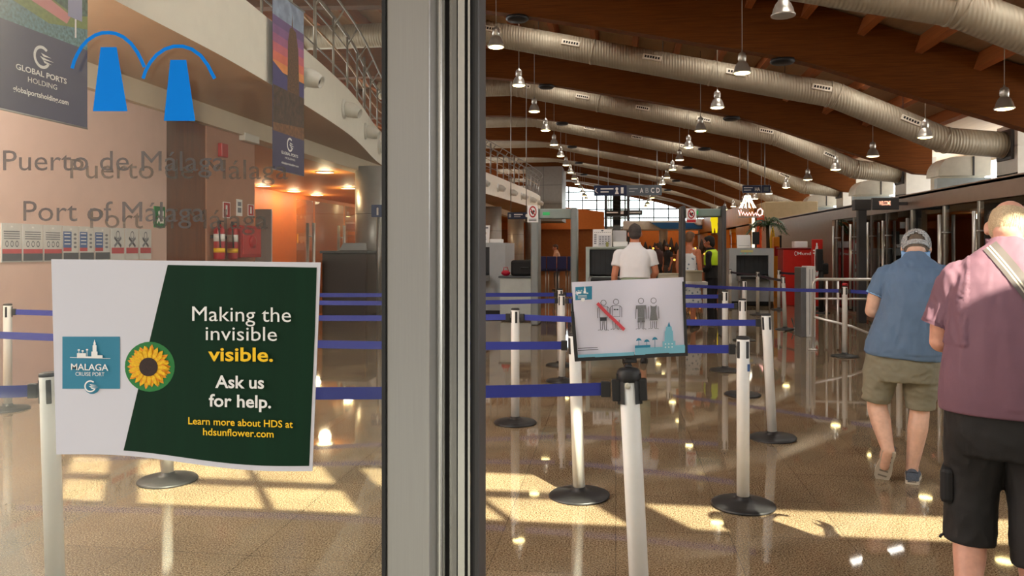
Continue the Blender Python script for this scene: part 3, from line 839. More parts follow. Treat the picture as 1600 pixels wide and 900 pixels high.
banner(4.98, 5.97, 2.54, 4.75, 'large banner with a garden photo and white company lettering on violet, top of the glass', 'garden')
banner(10.0, 11.06, 2.62, 5.1, 'narrow looking sunset tower banner hanging from the balcony front', 'tower')
# ================================================================= NOTICES AND FITTINGS on the left wall
XW = -6.5
N_grey = mat('notice grey print', (120, 124, 134), .6, var=.2, scale=30); N_red = mat('notice red band', (190, 70, 78), .6)
N_blue = mat('notice blue print', (74, 104, 160), .6); N_dark = mat('notice dark print', (72, 76, 86), .6)
N_paper = mat('notice paper', (214, 216, 216), .6)
edges = [(0, 348), (33, 349.5), (66, 351), (96, 352.5), (122, 353.5), (146, 354.5), (171, 355.5), (194, 356.5), (216, 357.5), (236, 358.5)]
nk = ['three panels of grey pictures', 'blue text block and small icons', 'large crossed sign']
for i in range(9):
    (p0, t0), (p1, t1) = edges[i], edges[i+1]
    y0 = atX(p0+.8, 380, XW).y; y1 = atX(p1-.8, 380, XW).y
    zt = atX(p0, t0, XW).z; zb_ = atX(p0, 410 - i*.6, XW).z
    lab = 'wall notice with %s, %s of nine on the beige wall' % (nk[i//3], ords[i])
    t = thing('notice', lab, 'notice', (XW + .01, (y0+y1)/2, (zt+zb_)/2), group='wall notices')
    MB().box((XW, y0, zb_), (XW + .012, y1, zt)).build('board', N_paper, t, t.location)
    P = Print(lambda u, v: Vector((XW + .013, y0 + u*(y1-y0), zt + v*(zb_-zt))), (1, 0, 0), eps=.0004)
    P.disc(.5, .09, .06, 4, 12, .02)
    if i < 3:
        for k in range(4): P.rect(.1, .2+.06*k, .9, .225+.06*k, 0)
        for k in range(3): P.ring(.25+.25*k, .53, .07, .03, 0, n=12)
        P.rect(.02, .66, .98, .78, 1); P.rect(.02, .78, .98, .97, 3)
    elif i < 6:
        P.rect(.02, .16, .54, .62, 2); P.rect(.02, .62, .54, .72, 1)
        for k in range(4): P.rect(.08, .2+.1*k, .46, .225+.1*k, 4)
        for k in range(4): P.disc(.76, .24+.12*k, .1, 0, 10, .035)
        P.rect(.02, .76, .98, .97, 3)
    else:
        P.line([(.25, .3), (.75, .58)], .09, 3); P.line([(.75, .3), (.25, .58)], .09, 0); P.ring(.5, .22, .12, .04, 0, n=14)
        P.rect(.05, .62, .95, .8, 1)
    P.mb.build('printed_face', [N_grey, N_red, N_blue, N_dark, P_white], t, t.location, auto=0)
M_red = mat('fire red', (176, 22, 30), .35, var=.05)
def wallbox(name, label, cat, px0, py0, px1, py1, d, m, extra=None):
    a = atX(px0, py0, XW); b = atX(px1, py1, XW); zc = (a.z+b.z)/2
    t = thing(name, label, cat, (XW, (a.y+b.y)/2, zc))
    MB().bbox((XW, a.y, b.z), (XW + d, b.y, a.z), .015).build('case', m, t, t.location)
    if extra: extra(t, a, b)
    return t
def hosecab(t, a, b):
    MB().bbox((XW+.2, a.y+.06, b.z+.06), (XW+.215, b.y-.06, a.z-.06), .004).build('door_panel', mat('cabinet door red', (196, 60, 64), .3), t, t.location)
    MB().lathe([(.11, 0), (.11, .03), (.07, .04)], c=(XW+.215, (a.y+b.y)/2, (a.z+b.z)/2), M=Matrix.Rotation(math.pi/2, 4, 'Y')).build('hose_reel', M_red, t, t.location)
wallbox('hose_cabinet', 'red fire hose cabinet on the tan wall', 'fire hose cabinet', 359, 352, 392, 402, .2, M_red, hosecab)
for px, lab in ((331, 'red fire extinguisher with white and yellow labels nearest the wooden door'), (352, 'red fire extinguisher beside the hose cabinet')):
    c = atX(px, 389, XW); z0 = atX(px, 406, XW).z
    t = thing('fire_extinguisher', lab, 'fire extinguisher', (XW + .13, c.y, z0), group='fire extinguishers')
    MB().lathe([(.02, .0), (.085, .01), (.09, .03), (.09, .46), (.075, .52), (.03, .555), (.028, .58)], n=20).build('cylinder', M_red, t)
    MB().lathe([(.0905, .12), (.0905, .19)], n=20).build('yellow_label', P_yellow, t)
    MB().lathe([(.0905, .30), (.0905, .42)], n=20).build('white_label', P_white, t)
    MB().box((-.02, -.02, .57), (.02, .02, .62)).box((-.015, -.02, .62), (.015, .12, .64)).build('valve', M_black, t)
    MB().tube([(0, -.02, .6), (.05, -.1, .5), (.07, -.1, .2)], .012, 8).build('hose', M_black, t)
    MB().box((-.13, -.05, .35), (-.08, .05, .4)).build('bracket', M_black, t)
def sig(name, label, px0, py0, px1, py1, paint, n=.02):
    a = atX(px0, py0, XW); b = atX(px1, py1, XW)
    t = thing(name, label, 'safety sign', (XW+n, (a.y+b.y)/2, (a.z+b.z)/2))
    MB().box((XW, a.y, b.z), (XW + .008, b.y, a.z)).build('plate', P_white, t, t.location)
    P = Print(lambda u, v: Vector((XW + .0085, a.y + u*(b.y-a.y), a.z + v*(b.z-a.z))), (1, 0, 0), eps=.0005)
    ms = paint(P); P.mb.build('printed_face', ms, t, t.location, auto=0)
def paint_ext(P):
    P.rect(.06, .05, .94, .95, 0); P.rect(.35, .2, .6, .8, 1); return [M_red, P_white]
def paint_txt(P):
    P.rect(.2, .15, .8, .4, 0); P.rect(.2, .5, .8, .8, 0); return [N_grey]
sig('safety_sign', 'red and white extinguisher sign on the tan wall, left of the grey sign', 348, 315, 359, 341, paint_ext)
sig('safety_sign', 'grey instruction sign between the two red safety signs', 369, 311, 378, 338, paint_txt)
sig('safety_sign', 'red and white hose sign above the red cabinet', 387, 319, 396, 338, paint_ext)
t = wallbox('emergency_light', 'white emergency light high on the tan wall under the bulkhead', 'emergency light', 373, 207, 396, 226, .12, M_white)
t = wallbox('fire_alarm', 'red fire alarm sounder on the tan wall', 'fire alarm', 340, 223, 350, 247, .08, M_red)
c = atX(268, 329, -6.53)
t = thing('exit_sign', 'small green emergency exit sign beside the wooden door', 'exit sign', (-6.49, 10.3, atX(249, 337, XW).z))
a = atX(240, 322, XW); b = atX(256, 356, XW)
MB().box((XW, a.y, b.z), (XW+.02, b.y, a.z)).build('plate', mat('exit green', (20, 120, 62), .4), t, t.location)
P = Print(lambda u, v: Vector((XW+.021, a.y+u*(b.y-a.y), a.z+v*(b.z-a.z))), (1, 0, 0)); P.rect(.6, .2, .85, .8, 0); P.disc(.4, .3, .1, 0, 10); P.line([(.4, .4), (.35, .6), (.2, .8)], .1, 0); P.line([(.38, .6), (.55, .8)], .1, 0); P.line([(.2, .5), (.55, .45)], .08, 0)
P.mb.build('pictogram', [P_white], t, t.location, auto=0)
# white roll-up panel and glass screens in the recess
a = atY(399, 327, 14.6); b = atY(425, 410, 14.6)
t = thing('pull_up_banner', 'pale grey free standing pull up banner at the corner of the tan wall', 'pull up banner', ((a.x+b.x)/2, 14.6, 0))
MB().bbox((a.x, 14.58, .08), (b.x, 14.62, a.z), .008).build('panel', mat('pale grey panel', (206, 208, 212), .5), t, t.location)
MB().bbox((a.x-.02, 14.45, 0), (b.x+.02, 14.75, .08), .02).build('foot', M_alu, t, t.location)
for i, (p0, p1, lab) in enumerate(((462, 491, 'frameless glass screen with steel pull tube in the orange recess, left one'), (491, 538, 'frameless glass screen with steel pull tube in the orange recess, middle one'), (538, 566, 'frameless glass screen with steel pull tube before the metal column'))):
    Xs = -6.75
    a = atX(p0, 389, Xs); b = atX(p1, 389, Xs)
    t = thing('door_%d' % (20+i), lab, 'glass door', (Xs, a.y, 0), kind='structure')
    MB().box((Xs-.006, a.y+.05, .03), (Xs+.006, b.y-.05, 2.6)).build('glass_pane', G_clear, t, t.location)
    hm = MB(); yq = b.y - .2
    hm.tube([(Xs+.07, yq, .12), (Xs+.07, yq, 2.1)], .035, 12).tube([(Xs-.07, yq, .12), (Xs-.07, yq, 2.1)], .035, 12)
    for z in (.5, 1.8): hm.tube([(Xs-.07, yq, z), (Xs+.07, yq, z)], .014, 8)
    hm.build('pull_handle', M_chrome, t, t.location)

# ================================================================= STANCHIONS AND BELTS
M_post = mat('white post paint', (226, 226, 222), .35, var=.03, scale=12)
M_base = mat('black base', (26, 26, 27), .42, var=.15)
M_belt = mat('blue webbing', (38, 50, 140), .6, var=.08, scale=60, stretch=(.4, .4, 30))
M_sticker = mat('blue sticker', (60, 90, 140), .5)
def make_stanchion(head=True):
    t = thing('stanchion', None, 'queue stanchion', (0, 0, 0), group='white queue stanchions')
    MB().lathe([(.185, 0), (.188, .008), (.18, .016), (.13, .026), (.07, .036), (.045, .045), (.042, .06)], n=36).build('base', M_base, t)
    MB().lathe([(.037, .03), (.037, .985), (.033, .99)], n=24).build('post', M_post, t)
    if head:
        mb = MB()
        for k in range(4):
            a = math.pi/2*k + math.radians(35)
            R = Matrix.Rotation(a, 4, 'Z')
            mb.bbox((.030, -.010, .875), (.0395, .010, .975), .003, 0, R)
        mb.lathe([(.034, .985), (.038, .987), (.038, .998), (.03, 1.003)], n=24)
        mb.build('belt_head', M_black, t)
    return t
SP = make_stanchion()
first = [True]
def stanchion(px, py, lab, lean=0.0):
    p = flo(px, py)
    if first[0]: t = SP; first[0] = False
    else: t = copy_tree(SP)
    t.location = p; t['label'] = lab
    t.rotation_euler = (0, math.asin(max(-.2, min(.2, lean))), math.radians(random.uniform(-20, 20)) if abs(lean) < .01 else 0)
    t['top'] = [p.x + lean*.93, p.y, .925]
    return Vector((p.x + lean*.93, p.y, .925))
S = {}
S[2] = stanchion(1161, 790, 'white stanchion with a small blue sticker, on the edge of the sunlit patch')
S[3] = stanchion(905, 775, 'white stanchion behind the picture sign, its base half in sunlight', -.03)
S[4] = stanchion(805, 661, 'white stanchion beside the dark door seal, two belts crossing it')
S[5] = stanchion(1207, 685, 'leaning white stanchion between the sticker stanchion and the man in blue', -.05)
S[6] = stanchion(1160, 617, 'white stanchion directly behind the stanchion with the sticker')
S[7] = stanchion(1133, 579, 'white stanchion right of the picture sign in the second belt row')
S[81] = stanchion(878, 596, 'nearer of two overlapping white stanchions left of the picture sign')
S[8] = stanchion(875, 571, 'farther of two overlapping white stanchions left of the picture sign')
S[9] = stanchion(1320, 557, 'red topped white stanchion beside the chrome barrier')
S[10] = stanchion(1227, 515, 'slightly leaning white stanchion in front of the red counter', -.04)
S[11] = stanchion(1184, 492, 'white stanchion in front of the grey scanner tunnel, middle of the dark belt')
S[12] = stanchion(1163, 532, 'white stanchion before the left edge of the scanner with trays')
S[13] = stanchion(1141, 482, 'far white stanchion at the left end of the dark belt')
S[14] = stanchion(1217, 484, 'farthest white stanchion by the red counter')
S[15] = stanchion(12, 640, 'white stanchion behind the glass at the left edge')
S[17] = stanchion(262, 751, 'white stanchion mostly hidden behind the sunflower poster')
S[20] = stanchion(400, 600, 'white stanchion standing behind the sunflower poster')
S[21] = stanchion(1045, 531, 'white stanchion hidden by the upper right corner of the picture sign')
S[22] = stanchion(1405, 566, 'white stanchion in front of the man in blue')
S[23] = stanchion(-90, 720, 'white stanchion beyond the left end of the glass')
S[24] = stanchion(-70, 960, 'white stanchion beside the left end of the entrance glass')
p16 = flo(88, 942)
S[16] = stanchion(88, 955, 'white stanchion at the left of the poster, close behind the glass', -.035)
# sticker and red top
p = flo(1161, 790)
s2 = [o for o in bpy.data.objects if o.name.startswith('stanchion') and not o.parent]
for o in s2:
    if 'small blue sticker' in o['label']:
        o.rotation_euler = (0, 0, 0)
        MB().box((.0195, -.034, .80), (.034, -.026, .842), M=Matrix.Identity(4)).build('sticker', M_sticker, o)
    if o['label'].startswith('red topped'):
        MB().lathe([(.034, 1.0), (.039, 1.004), (.039, 1.03), (.02, 1.04)], n=20).build('red_cap', M_red, o)
# front stanchion with sign mast
p1 = flo(1003, 997); LEAN = -.05
t1 = thing('stanchion', 'front white stanchion with black head carrying the picture sign', 'queue stanchion', p1, group='white queue stanchions', rot=(0, math.asin(LEAN), 0))
MB().lathe([(.185, 0), (.188, .008), (.18, .016), (.13, .026), (.07, .036), (.045, .045), (.042, .06)], n=36).build('base', M_base, t1)
MB().lathe([(.038, .03), (.038, .96), (.03, .965)], n=24).build('post', M_post, t1)
mb = MB()
for a0, a1 in ((-62, 62), (118, 242)):
    ring0 = []; n = 12
    for z in (.875, .99):
        ring0.append([Vector((.043*math.cos(math.radians(a0+(a1-a0)*k/n)), .043*math.sin(math.radians(a0+(a1-a0)*k/n)), z)) for k in range(n+1)])
    mb.sheet(ring0)
mb.lathe([(.0395, .955), (.044, .96), (.044, .995), (.036, 1.004), (.012, 1.008)], n=24)
mb.box((-.048, -.012, .872), (-.036, .02, .985)).box((.036, -.012, .872), (.048, .02, .985))
mb.build('belt_head', M_black, t1)
for sx in (-1, 1):
    MB().bbox((sx*.052-.016, -.022, .885), (sx*.052+.016, .014, .965), .004).build('belt_clip', M_black, t1)
MB().lathe([(.012, 0), (.012, .004), (.006, .005)], c=(-.006, -.038, .945), n=18, M=Matrix.Rotation(math.pi/2, 4, 'X')).build('lock_button', mat('cream button', (200, 196, 180), .4), t1)
t1.scale = (1, 1, 1.05)
S[1] = Vector((p1.x + LEAN*.93, p1.y, .972))
def belt(a, b, lab, ca=.045, cb=.045, h=.05, sag=.012, m=None):
    a = Vector(a); b = Vector(b); d = (b-a); L = d.length; u = d.normalized(); a2 = a + u*(ca+.03); b2 = b - u*(cb+.03)
    n = 12; g = [[], []]; w = Vector((-u.y, u.x, 0)).normalized() * .0012
    t = thing('barrier_belt', lab, 'barrier belt', (a2+b2)/2, group='blue barrier belts')
    top = []; bt = []
    for i in range(n+1):
        f = i/n; p = a2 + (b2-a2)*f; z = -sag*L/2*4*f*(1-f)
        tw = math.sin(f*7+a.x*3)*.002
        top.append(p + Vector((0, tw, z+h/2))); bt.append(p + Vector((0, -tw, z-h/2)))
    mb = MB()
    mb.sheet([[q-w for q in top], [q-w for q in bt]]); mb.sheet([[q+w for q in top], [q+w for q in bt]])
    mb.sheet([[q-w for q in top], [q+w for q in top]]); mb.sheet([[q-w for q in bt], [q+w for q in bt]])
    mb.build('webbing', m or M_belt, t, t.location)
    R = Matrix.Rotation(math.atan2(u.y, u.x), 4, 'Z')
    for q, sg in ((a2, 1), (b2, -1)):
        MB().bbox((-.03, -.012, -h*.6), (.008, .012, h*.6), .003, 0, Matrix.Translation(q) @ (R if sg > 0 else R @ Matrix.Rotation(math.pi, 4, 'Z'))).build('end_clip', M_black, t, t.location)
belt(S[16], S[1], 'nearest blue belt, from the picture sign stanchion to the left stanchion by the poster', cb=.075)
belt(S[24], S[16], 'short blue belt at the lower left edge behind the glass')
belt(S[17], S[3], 'blue belt running left from the stanchion behind the picture sign')
belt(S[3], S[2], 'blue belt from behind the picture sign to the sticker stanchion')
belt(S[23], S[17], 'dark belt at the left edge just below the row of notices, second lowest')
belt(S[15], S[4], 'blue belt crossing the glass at mid height to the stanchion by the door seal')
belt(S[4], S[5], 'blue belt from the stanchion by the door seal to the leaning stanchion')
belt(S[20], S[81], 'blue belt ending at the nearer of the two overlapping stanchions')
belt(S[81], S[6], 'blue belt from the nearer overlapping stanchion, passing behind the picture sign')
belt(Vector((XW+.06, 8.3, .99)), S[8], 'blue belt from the beige wall to the farther overlapping stanchion', sag=.004)
belt(S[8], S[7], 'blue belt from the farther overlapping stanchion to the second belt row')
belt(S[21], S[9], 'long blue belt from the sign corner to the red topped stanchion')
belt(S[9], S[22], 'short blue belt right of the red topped stanchion')
M_belt2 = mat('dark navy webbing', (22, 26, 58), .6)
belt(S[13], S[11], 'dark belt before the scanner, left half', m=M_belt2)
belt(S[11], S[10], 'dark belt before the scanner, right half', m=M_belt2)
belt(S[14], atZ(1250, 428, .925), 'thin dark belt in front of the red counter', m=M_belt2)
t = thing('belt_wall_mount', 'dark belt receiver fixed to the beige wall', 'wall mount', (XW+.02, 8.3, .99))
MB().bbox((XW, 8.22, .94), (XW+.06, 8.38, 1.05), .01).build('body', M_dkgrey, t, t.location)

# ================================================================= PICTURE SIGN on the front stanchion
YSN = p1.y + .0
sg = thing('picture_sign', 'white dress code picture sign in a black frame on the front stanchion', 'sign', (p1.x + LEAN, YSN, 1.055))
f1 = MB()
def fr(pxs, y, d): f1.prism([atY(a, b, y) for a, b in pxs], (0, d, 0))
q = lambda a, b: (a, b)
fr([(892, 487), (897, 487), (903, 559), (898, 565)], YSN - .012, .02)
fr([(898, 565), (1075, 556), (1070, 550), (903, 559)], YSN - .012, .02)
fr([(1075, 556), (1070, 550), (1066, 440), (1070, 440)], YSN - .012, .02)
fr([(893, 470), (897, 446), (1068, 438), (1075, 556), (898, 565)], YSN + .016, .006)
f1.build('frame', M_black, sg, sg.location)
ms_ = MB(); top = atY(986, 561, YSN); base = Vector((p1.x + LEAN*1.05, p1.y, 1.055))
ms_.tube([base, top + Vector((0, 0, .0))], .007, 10).tube([base, base + Vector((0, 0, .012))], .014, 12)
ms_.bbox(tuple(top - Vector((.022, .012, .014))), tuple(top + Vector((.022, .012, .008))), .003)
ms_.build('mast', M_black, sg, sg.location)
S_paper = mat('sign paper', (218, 215, 228), .5, var=.01)
TL, TR, BR, BL = (893, 441), (1068, 433), (1070.5, 551), (902.5, 560)
def smap(u, v, bulge=True):
    # u, v in photo-pixel units across the sheet -> 3d on the sagging sheet
    s = (u - 893) / 177.0; w = (v - 437) / 120.0
    yb = -.012 * math.sin(max(0, min(1, s)) * math.pi * 2.6 + .6) * max(0.0, 1 - w) ** .8 - .004 * math.sin(s * 9 + w * 4)
    return atY(u, v, YSN - .004 + yb * .7)
def quad(s, w):
    return ((TL[0]*(1-s)+TR[0]*s)*(1-w)+(BL[0]*(1-s)+BR[0]*s)*w, (TL[1]*(1-s)+TR[1]*s)*(1-w)+(BL[1]*(1-s)+BR[1]*s)*w)
gr = [[smap(*quad(i/40, j/14)) for i in range(41)] for j in range(15)]
mb = MB(); mb.sheet(gr); mb.sheet([[p + Vector((0, .0015, 0)) for p in r] for r in gr])
mb.build('paper', S_paper, sg, sg.location)
sp = Print(smap, (0, -1, 0), eps=.00015)
def spx(u, v): return u, v
def sub(P, poly, mi):
    P.poly(poly, mi)
def strip_rect(u0, v0, u1, v1, mi, n=6, slope=-.052):
    for k in range(n):
        a = u0+(u1-u0)*k/n; b = u0+(u1-u0)*(k+1)/n
        sp.poly([(a, v0+slope*(a-u0)), (b, v0+slope*(b-u0)), (b, v1+slope*(b-u0)), (a, v1+slope*(a-u0))], mi)
    sp.lay -= n - 1
strip_rect(899, 448.5, 925, 469, 0)
sp.line([(902, 459.5), (920, 458.5)], 1.6, 2); skyline(sp, 911.5, 458.5, .42, 2); sp.disc(911, 468, 3, 2, 10)
for k in range(3): sp.line([(903, 462+2*k), (917, 461.3+2*k)], .6, 2)
def figure(cx, cy, kind):
    W = .8
    sp.ring(cx, cy, 4.2, .8, 1, n=16)
    if kind in (0, 1):
        sp.line([(cx-6, cy+6), (cx-6, cy+23), (cx+6, cy+23), (cx+6, cy+6), (cx-6, cy+6)], W, 1)
        sp.line([(cx-6, cy+6), (cx-9, cy+9), (cx-9, cy+24)], W, 1); sp.line([(cx+6, cy+6), (cx+9, cy+9), (cx+9, cy+24)], W, 1)
        if kind == 0: sp.poly([(cx-5.5, cy+23), (cx+5, cy+22.5), (cx+5, cy+28), (cx-5.5, cy+28.5)], 1)
        else:
            sp.poly([(cx-3.6, cy+11), (cx-.5, cy+11), (cx-.5, cy+13), (cx-3.6, cy+13)], 1); sp.poly([(cx+.5, cy+11), (cx+3.6, cy+11), (cx+3.6, cy+13), (cx+.5, cy+13)], 1)
        for s in (-1, 1):
            sp.line([(cx+s*5, cy+28), (cx+s*4.5, cy+42), (cx+s*8.5, cy+43)], W, 1); sp.line([(cx+s*1, cy+29), (cx+s*1.6, cy+42), (cx+s*4.5, cy+43)], W, 1)
    else:
        if kind == 2:
            sp.poly([(cx-8, cy+7), (cx+8, cy+6.5), (cx+8, cy+12), (cx+5, cy+12), (cx+5, cy+25), (cx-5, cy+25.5), (cx-5, cy+12.5), (cx-8, cy+12.5)], 3)
            sp.poly([(cx-5, cy+26), (cx+5.5, cy+25.5), (cx+6, cy+33), (cx+1, cy+33), (cx, cy+29), (cx-1, cy+33.4), (cx-5.5, cy+33.5)], 3)
        else:
            sp.poly([(cx-5, cy+7), (cx-2, cy+9), (cx+2, cy+9), (cx+5, cy+6.5), (cx+4, cy+16), (cx+6.5, cy+30.5), (cx-6, cy+31), (cx-4, cy+16)], 3)
        for s in (-1, 1):
            sp.line([(cx+s*7.5, cy+9), (cx+s*8.5, cy+28)], W, 1)
            sp.line([(cx+s*4.5, cy+32), (cx+s*4.2, cy+43), (cx+s*8, cy+44)], W, 1); sp.line([(cx+s*1.2, cy+32), (cx+s*1.6, cy+43), (cx+s*4, cy+44)], W, 1)
figure(943, 473, 0); figure(962.5, 471.5, 1); figure(1001.5, 470, 2); figure(1021, 469.5, 3)
sp.line([(933.5, 473.5), (947, 488), (961, 501), (975.5, 515)], 5.0, 4)
strip_rect(902.5, 554, 991, 559.2, 5, 8)
strip_rect(992, 543.5, 1070, 554.5, 5, 8, -.05)
strip_rect(992, 539.5, 1016, 543.5, 0, 3)
for x, h in ((998, 530.5), (1010.5, 532.5), (1023, 529)):
    sp.line([(x, h), (x, 543)], .9, 0); sp.poly([(x-4.5, h+2), (x-3, h-1.5), (x, h-3), (x+3, h-1.5), (x+4.5, h+1.5), (x+1, h+1)], 0)
for a in ([(1035, 533), (1055, 532), (1055, 545), (1035, 546)], [(1038.5, 517), (1051, 516.4), (1052, 533), (1038, 533)], [(1040.5, 510), (1049, 509.6), (1050, 517), (1039.5, 517)], [(1042.5, 510), (1045, 502), (1047.5, 510)], [(1055, 539), (1069.5, 538), (1069.5, 544), (1055, 544.5)]): sp.poly(a, 5 if a[0][0] != 1042.5 else 0)
for i in range(3):
    for j in range(2): sp.disc(1039.5+5.2*i, 537+5*j - .2*i, 1.1, 2, 8)
sp.line([(903, 543.8), (934, 542.4)], .9, 1); sp.line([(903, 547), (935, 545.5)], .9, 1)
sp.mb.build('printed_face', [P_teal, mat('thin black ink', (50, 50, 56), .6), P_white, mat('grey ink', (112, 112, 114), .6, var=.3, scale=400), mat('red slash', (206, 70, 80), .6), mat('sign light blue', (120, 184, 204), .6, var=.08)], sg, sg.location, auto=0)
# ================================================================= SCREENING AREA
M_xray = mat('scanner grey', (172, 178, 182), .4, var=.03)
M_xdark = mat('scanner dark grey', (74, 80, 86), .5, var=.06)
M_tun = mat('tunnel black', (14, 15, 18), .7)
M_curt = mat('lead curtain', (34, 38, 42), .55, var=.2)
def face_quad(P, m): pass
def facing(c, w, h, yaw=0.0):
    """upright face centred at c, towards the entrance, turned by yaw"""
    R = Matrix.Rotation(yaw, 4, 'Z')
    c = Vector(c)
    return lambda u, v: c + R @ Vector(((u-.5)*w, 0, (.5-v)*h))
def warn(t, c, w, h, red=True):
    MB().box((c[0]-w/2, c[1]+.001, c[2]-h/2), (c[0]+w/2, c[1]+.02, c[2]+h/2)).build('warning_sign', P_white, t, t.location)
    P = Print(facing(c, w, h), (0, -1, 0), eps=.0015)
    P.ring(.5, .38, .3, .09, 0, n=24); P.poly([(.5, .56), (.3, .38), (.36, .26), (.5, .32), (.64, .26), (.7, .38)], 1); P.line([(.3, .2), (.72, .58)], .08, 0)
    if red: P.rect(.06, .78, .94, .97, 0)
    else: P.line([(.15, .82), (.85, .82)], .04, 1); P.line([(.15, .9), (.85, .9)], .04, 1)
    ch = P.mb.build('printed_face', [M_red, M_black], [c2 for c2 in t.children if c2.name.startswith('warning_sign')][-1], t.location, auto=0)
def detector(pxl0, pxl1, pxr0, pxr1, D, ztop, ybar0, ybar1, name, lab, mp, mbx, warnpx, red):
    a0 = atD(pxl0, 389, D); a1 = atD(pxl1, 389, D); b0 = atD(pxr0, 389, D); b1 = atD(pxr1, 389, D)
    y = (a0.y+b1.y)/2
    t = thing(name, lab, 'metal detector', ((a0.x+b1.x)/2, y, 0), group='walk through metal detectors')
    MB().bbox((a0.x, y-.28, 0), (a1.x, y+.28, ztop), .03).build('side_panel', mp, t, t.location)
    MB().bbox((b0.x, y-.28, 0), (b1.x, y+.28, ztop), .03).build('side_panel', mp, t, t.location)
    z0 = atD(868, ybar1, D).z; z1 = atD(868, ybar0, D).z
    MB().bbox((a1.x, y-.2, z0), (b0.x, y+.2, z1), .015).build('crossbar', mbx, t, t.location)
    MB().box((a1.x+.08, y-.205, (z0+z1)/2-.03), (a1.x+.22, y-.2, (z0+z1)/2+.03)).build('green_display', mat('green display', (20, 90, 50), .4, emit=(40, 160, 80), estr=.6), t, t.location)
    w0 = atD(warnpx[0], warnpx[1], D); w1 = atD(warnpx[2], warnpx[3], D)
    warn(t, ((w0.x+w1.x)/2, y-.31, (w0.z+w1.z)/2), w1.x-w0.x, w0.z-w1.z, red)
    return t
detector(831, 843, 893, 903, 15.5, 2.34, 327, 342, 'metal_detector', 'grey metal detector arch with a white warning sign, left of the white shirted person', mat('detector grey', (138, 146, 146), .45), mat('detector bar', (150, 164, 160), .4), (826, 322, 843, 348), False)
detector(1062.5, 1069.5, 1124, 1131, 13.5, 2.27, 327, 339, 'metal_detector', 'black framed metal detector arch with red warning sign around the woman in a sundress', M_dkgrey, mat('detector bar green', (120, 140, 134), .4), (1070, 327, 1085.5, 349), True)
def xray(px0, px1, D, ztop, t0, t1, ytop, ybot, lab, depth=1.6, body=M_xray, cl=.9):
    a = atD(px0, 389, D); b = atD(px1, 389, D); y = (a.y+b.y)/2; cx = (a.x+b.x)/2
    u0 = atD(t0, 389, D).x; u1 = atD(t1, 389, D).x; z1 = atD(t0, ytop, D).z; z0 = atD(t0, ybot, D).z
    t = thing('baggage_scanner', lab, 'baggage scanner', (cx, y, 0))
    mb = MB(); holes_wall(mb, a.x, b.x, .12, ztop, [(u0, u1, z0, z1)], y, y+.06)
    mb.box((a.x, y+.06, .12), (a.x+.05, y+depth, ztop)).box((b.x-.05, y+.06, .12), (b.x, y+depth, ztop)).box((a.x+.05, y+.06, ztop-.05), (b.x-.05, y+depth, ztop))
    mb.box((a.x+.05, y+depth-.05, .12), (b.x-.05, y+depth, ztop-.05))
    mb.build('housing', body, t, t.location)
    MB().bbox((a.x+.08, y+.1, 0), (b.x-.08, y+depth-.1, .12), .02).build('plinth', M_black, t, t.location)
    MB().box((u0-.02, y+.5, z0-.02), (u1+.02, y+.52, z1+.02)).build('tunnel', M_tun, t, t.location)
    n = 7; w = (u1-u0)/n
    for i in range(n):
        MB().box((u0+w*i+.004, y+.10+.008*(i % 2), z0+.03), (u0+w*(i+1)-.002, y+.106+.008*(i % 2), z1)).build('curtain_strip', M_curt, t, t.location)
    mb = MB(); mb.box((u0, y-cl, z0-.12), (u0+.05, y+.4, z0)).box((u1-.05, y-cl, z0-.12), (u1, y+.4, z0))
    mb.build('conveyor_frame', M_alu, t, t.location)
    MB().box((u0+.05, y-cl, z0-.07), (u1-.05, y+.5, z0-.015)).build('conveyor_belt', M_tun, t, t.location)
    for sx in (u0+.03, u1-.03): MB().tube([(sx, y-cl+.1, 0), (sx, y-cl+.1, z0-.1)], .025, 8).build('conveyor_leg', M_alu, t, t.location)
    return t, a, b, y, z0, z1
x1, a1, b1, y1, _, _ = xray(722, 790, 17.5, 1.66, 733, 765, 386, 430, 'baggage scanner with placards on top, next to the dark door seal')
x2, a2, b2, y2, z20, z21 = xray(915, 986, 14.5, 1.56, 921, 979, 388, 432, 'baggage scanner behind the white shirted person', body=mat('pale scanner', (178, 192, 186), .4))
x3, a3, b3, y3, _, _ = xray(1140, 1208, 20.5, 1.54, 1151, 1200, 399, 431, 'grey baggage scanner with a dark tunnel near the red counter', depth=1.9, cl=.4)
MB().box((a3.x+.3, y3-.004, 1.43), (a3.x+.62, y3, 1.49)).build('yellow_label', mat('pale yellow label', (214, 206, 140), .5), x3, x3.location)
for i in range(3): MB().lathe([(.02, 0), (.02, .01)], c=(a3.x+.3+.12*i, y3, 1.40), n=10, M=Matrix.Rotation(math.pi/2, 4, 'X')).build('button', mat('teal button', (120, 220, 210), .4), x3, x3.location)
def placard(px0, py0, px1, py1, y, lab, paint, lean=.0, name='placard', zb_=None):
    a = atY(px0, py0, y); b = atY(px1, py1, y); b.z = zb_ or b.z; w = b.x-a.x; h = a.z-b.z
    t = thing(name, lab, 'placard', ((a.x+b.x)/2, y, b.z))
    R = lambda u, v: Vector((a.x + u*w + lean*(1-v), y + .14*(1-v), b.z + (1-v)*h))
    mb = MB(); p = [R(0, 0), R(1, 0), R(1, 1), R(0, 1)]; mb.prism(p, (0, .012, 0)); mb.build('board', P_white, t, t.location)
    mb = MB(); mb.prism([R(.4, .5)+Vector((0, .012, 0)), R(.6, .5)+Vector((0, .012, 0)), R(.6, 1)+Vector((0, .2, 0)), R(.4, 1)+Vector((0, .2, 0))], (0, .006, 0)); mb.build('stand', P_white, t, t.location)
    P = Print(R, (0, -1, .1), eps=.002); ms = paint(P); P.mb.build('printed_face', ms, t, t.location, auto=0)
    return t
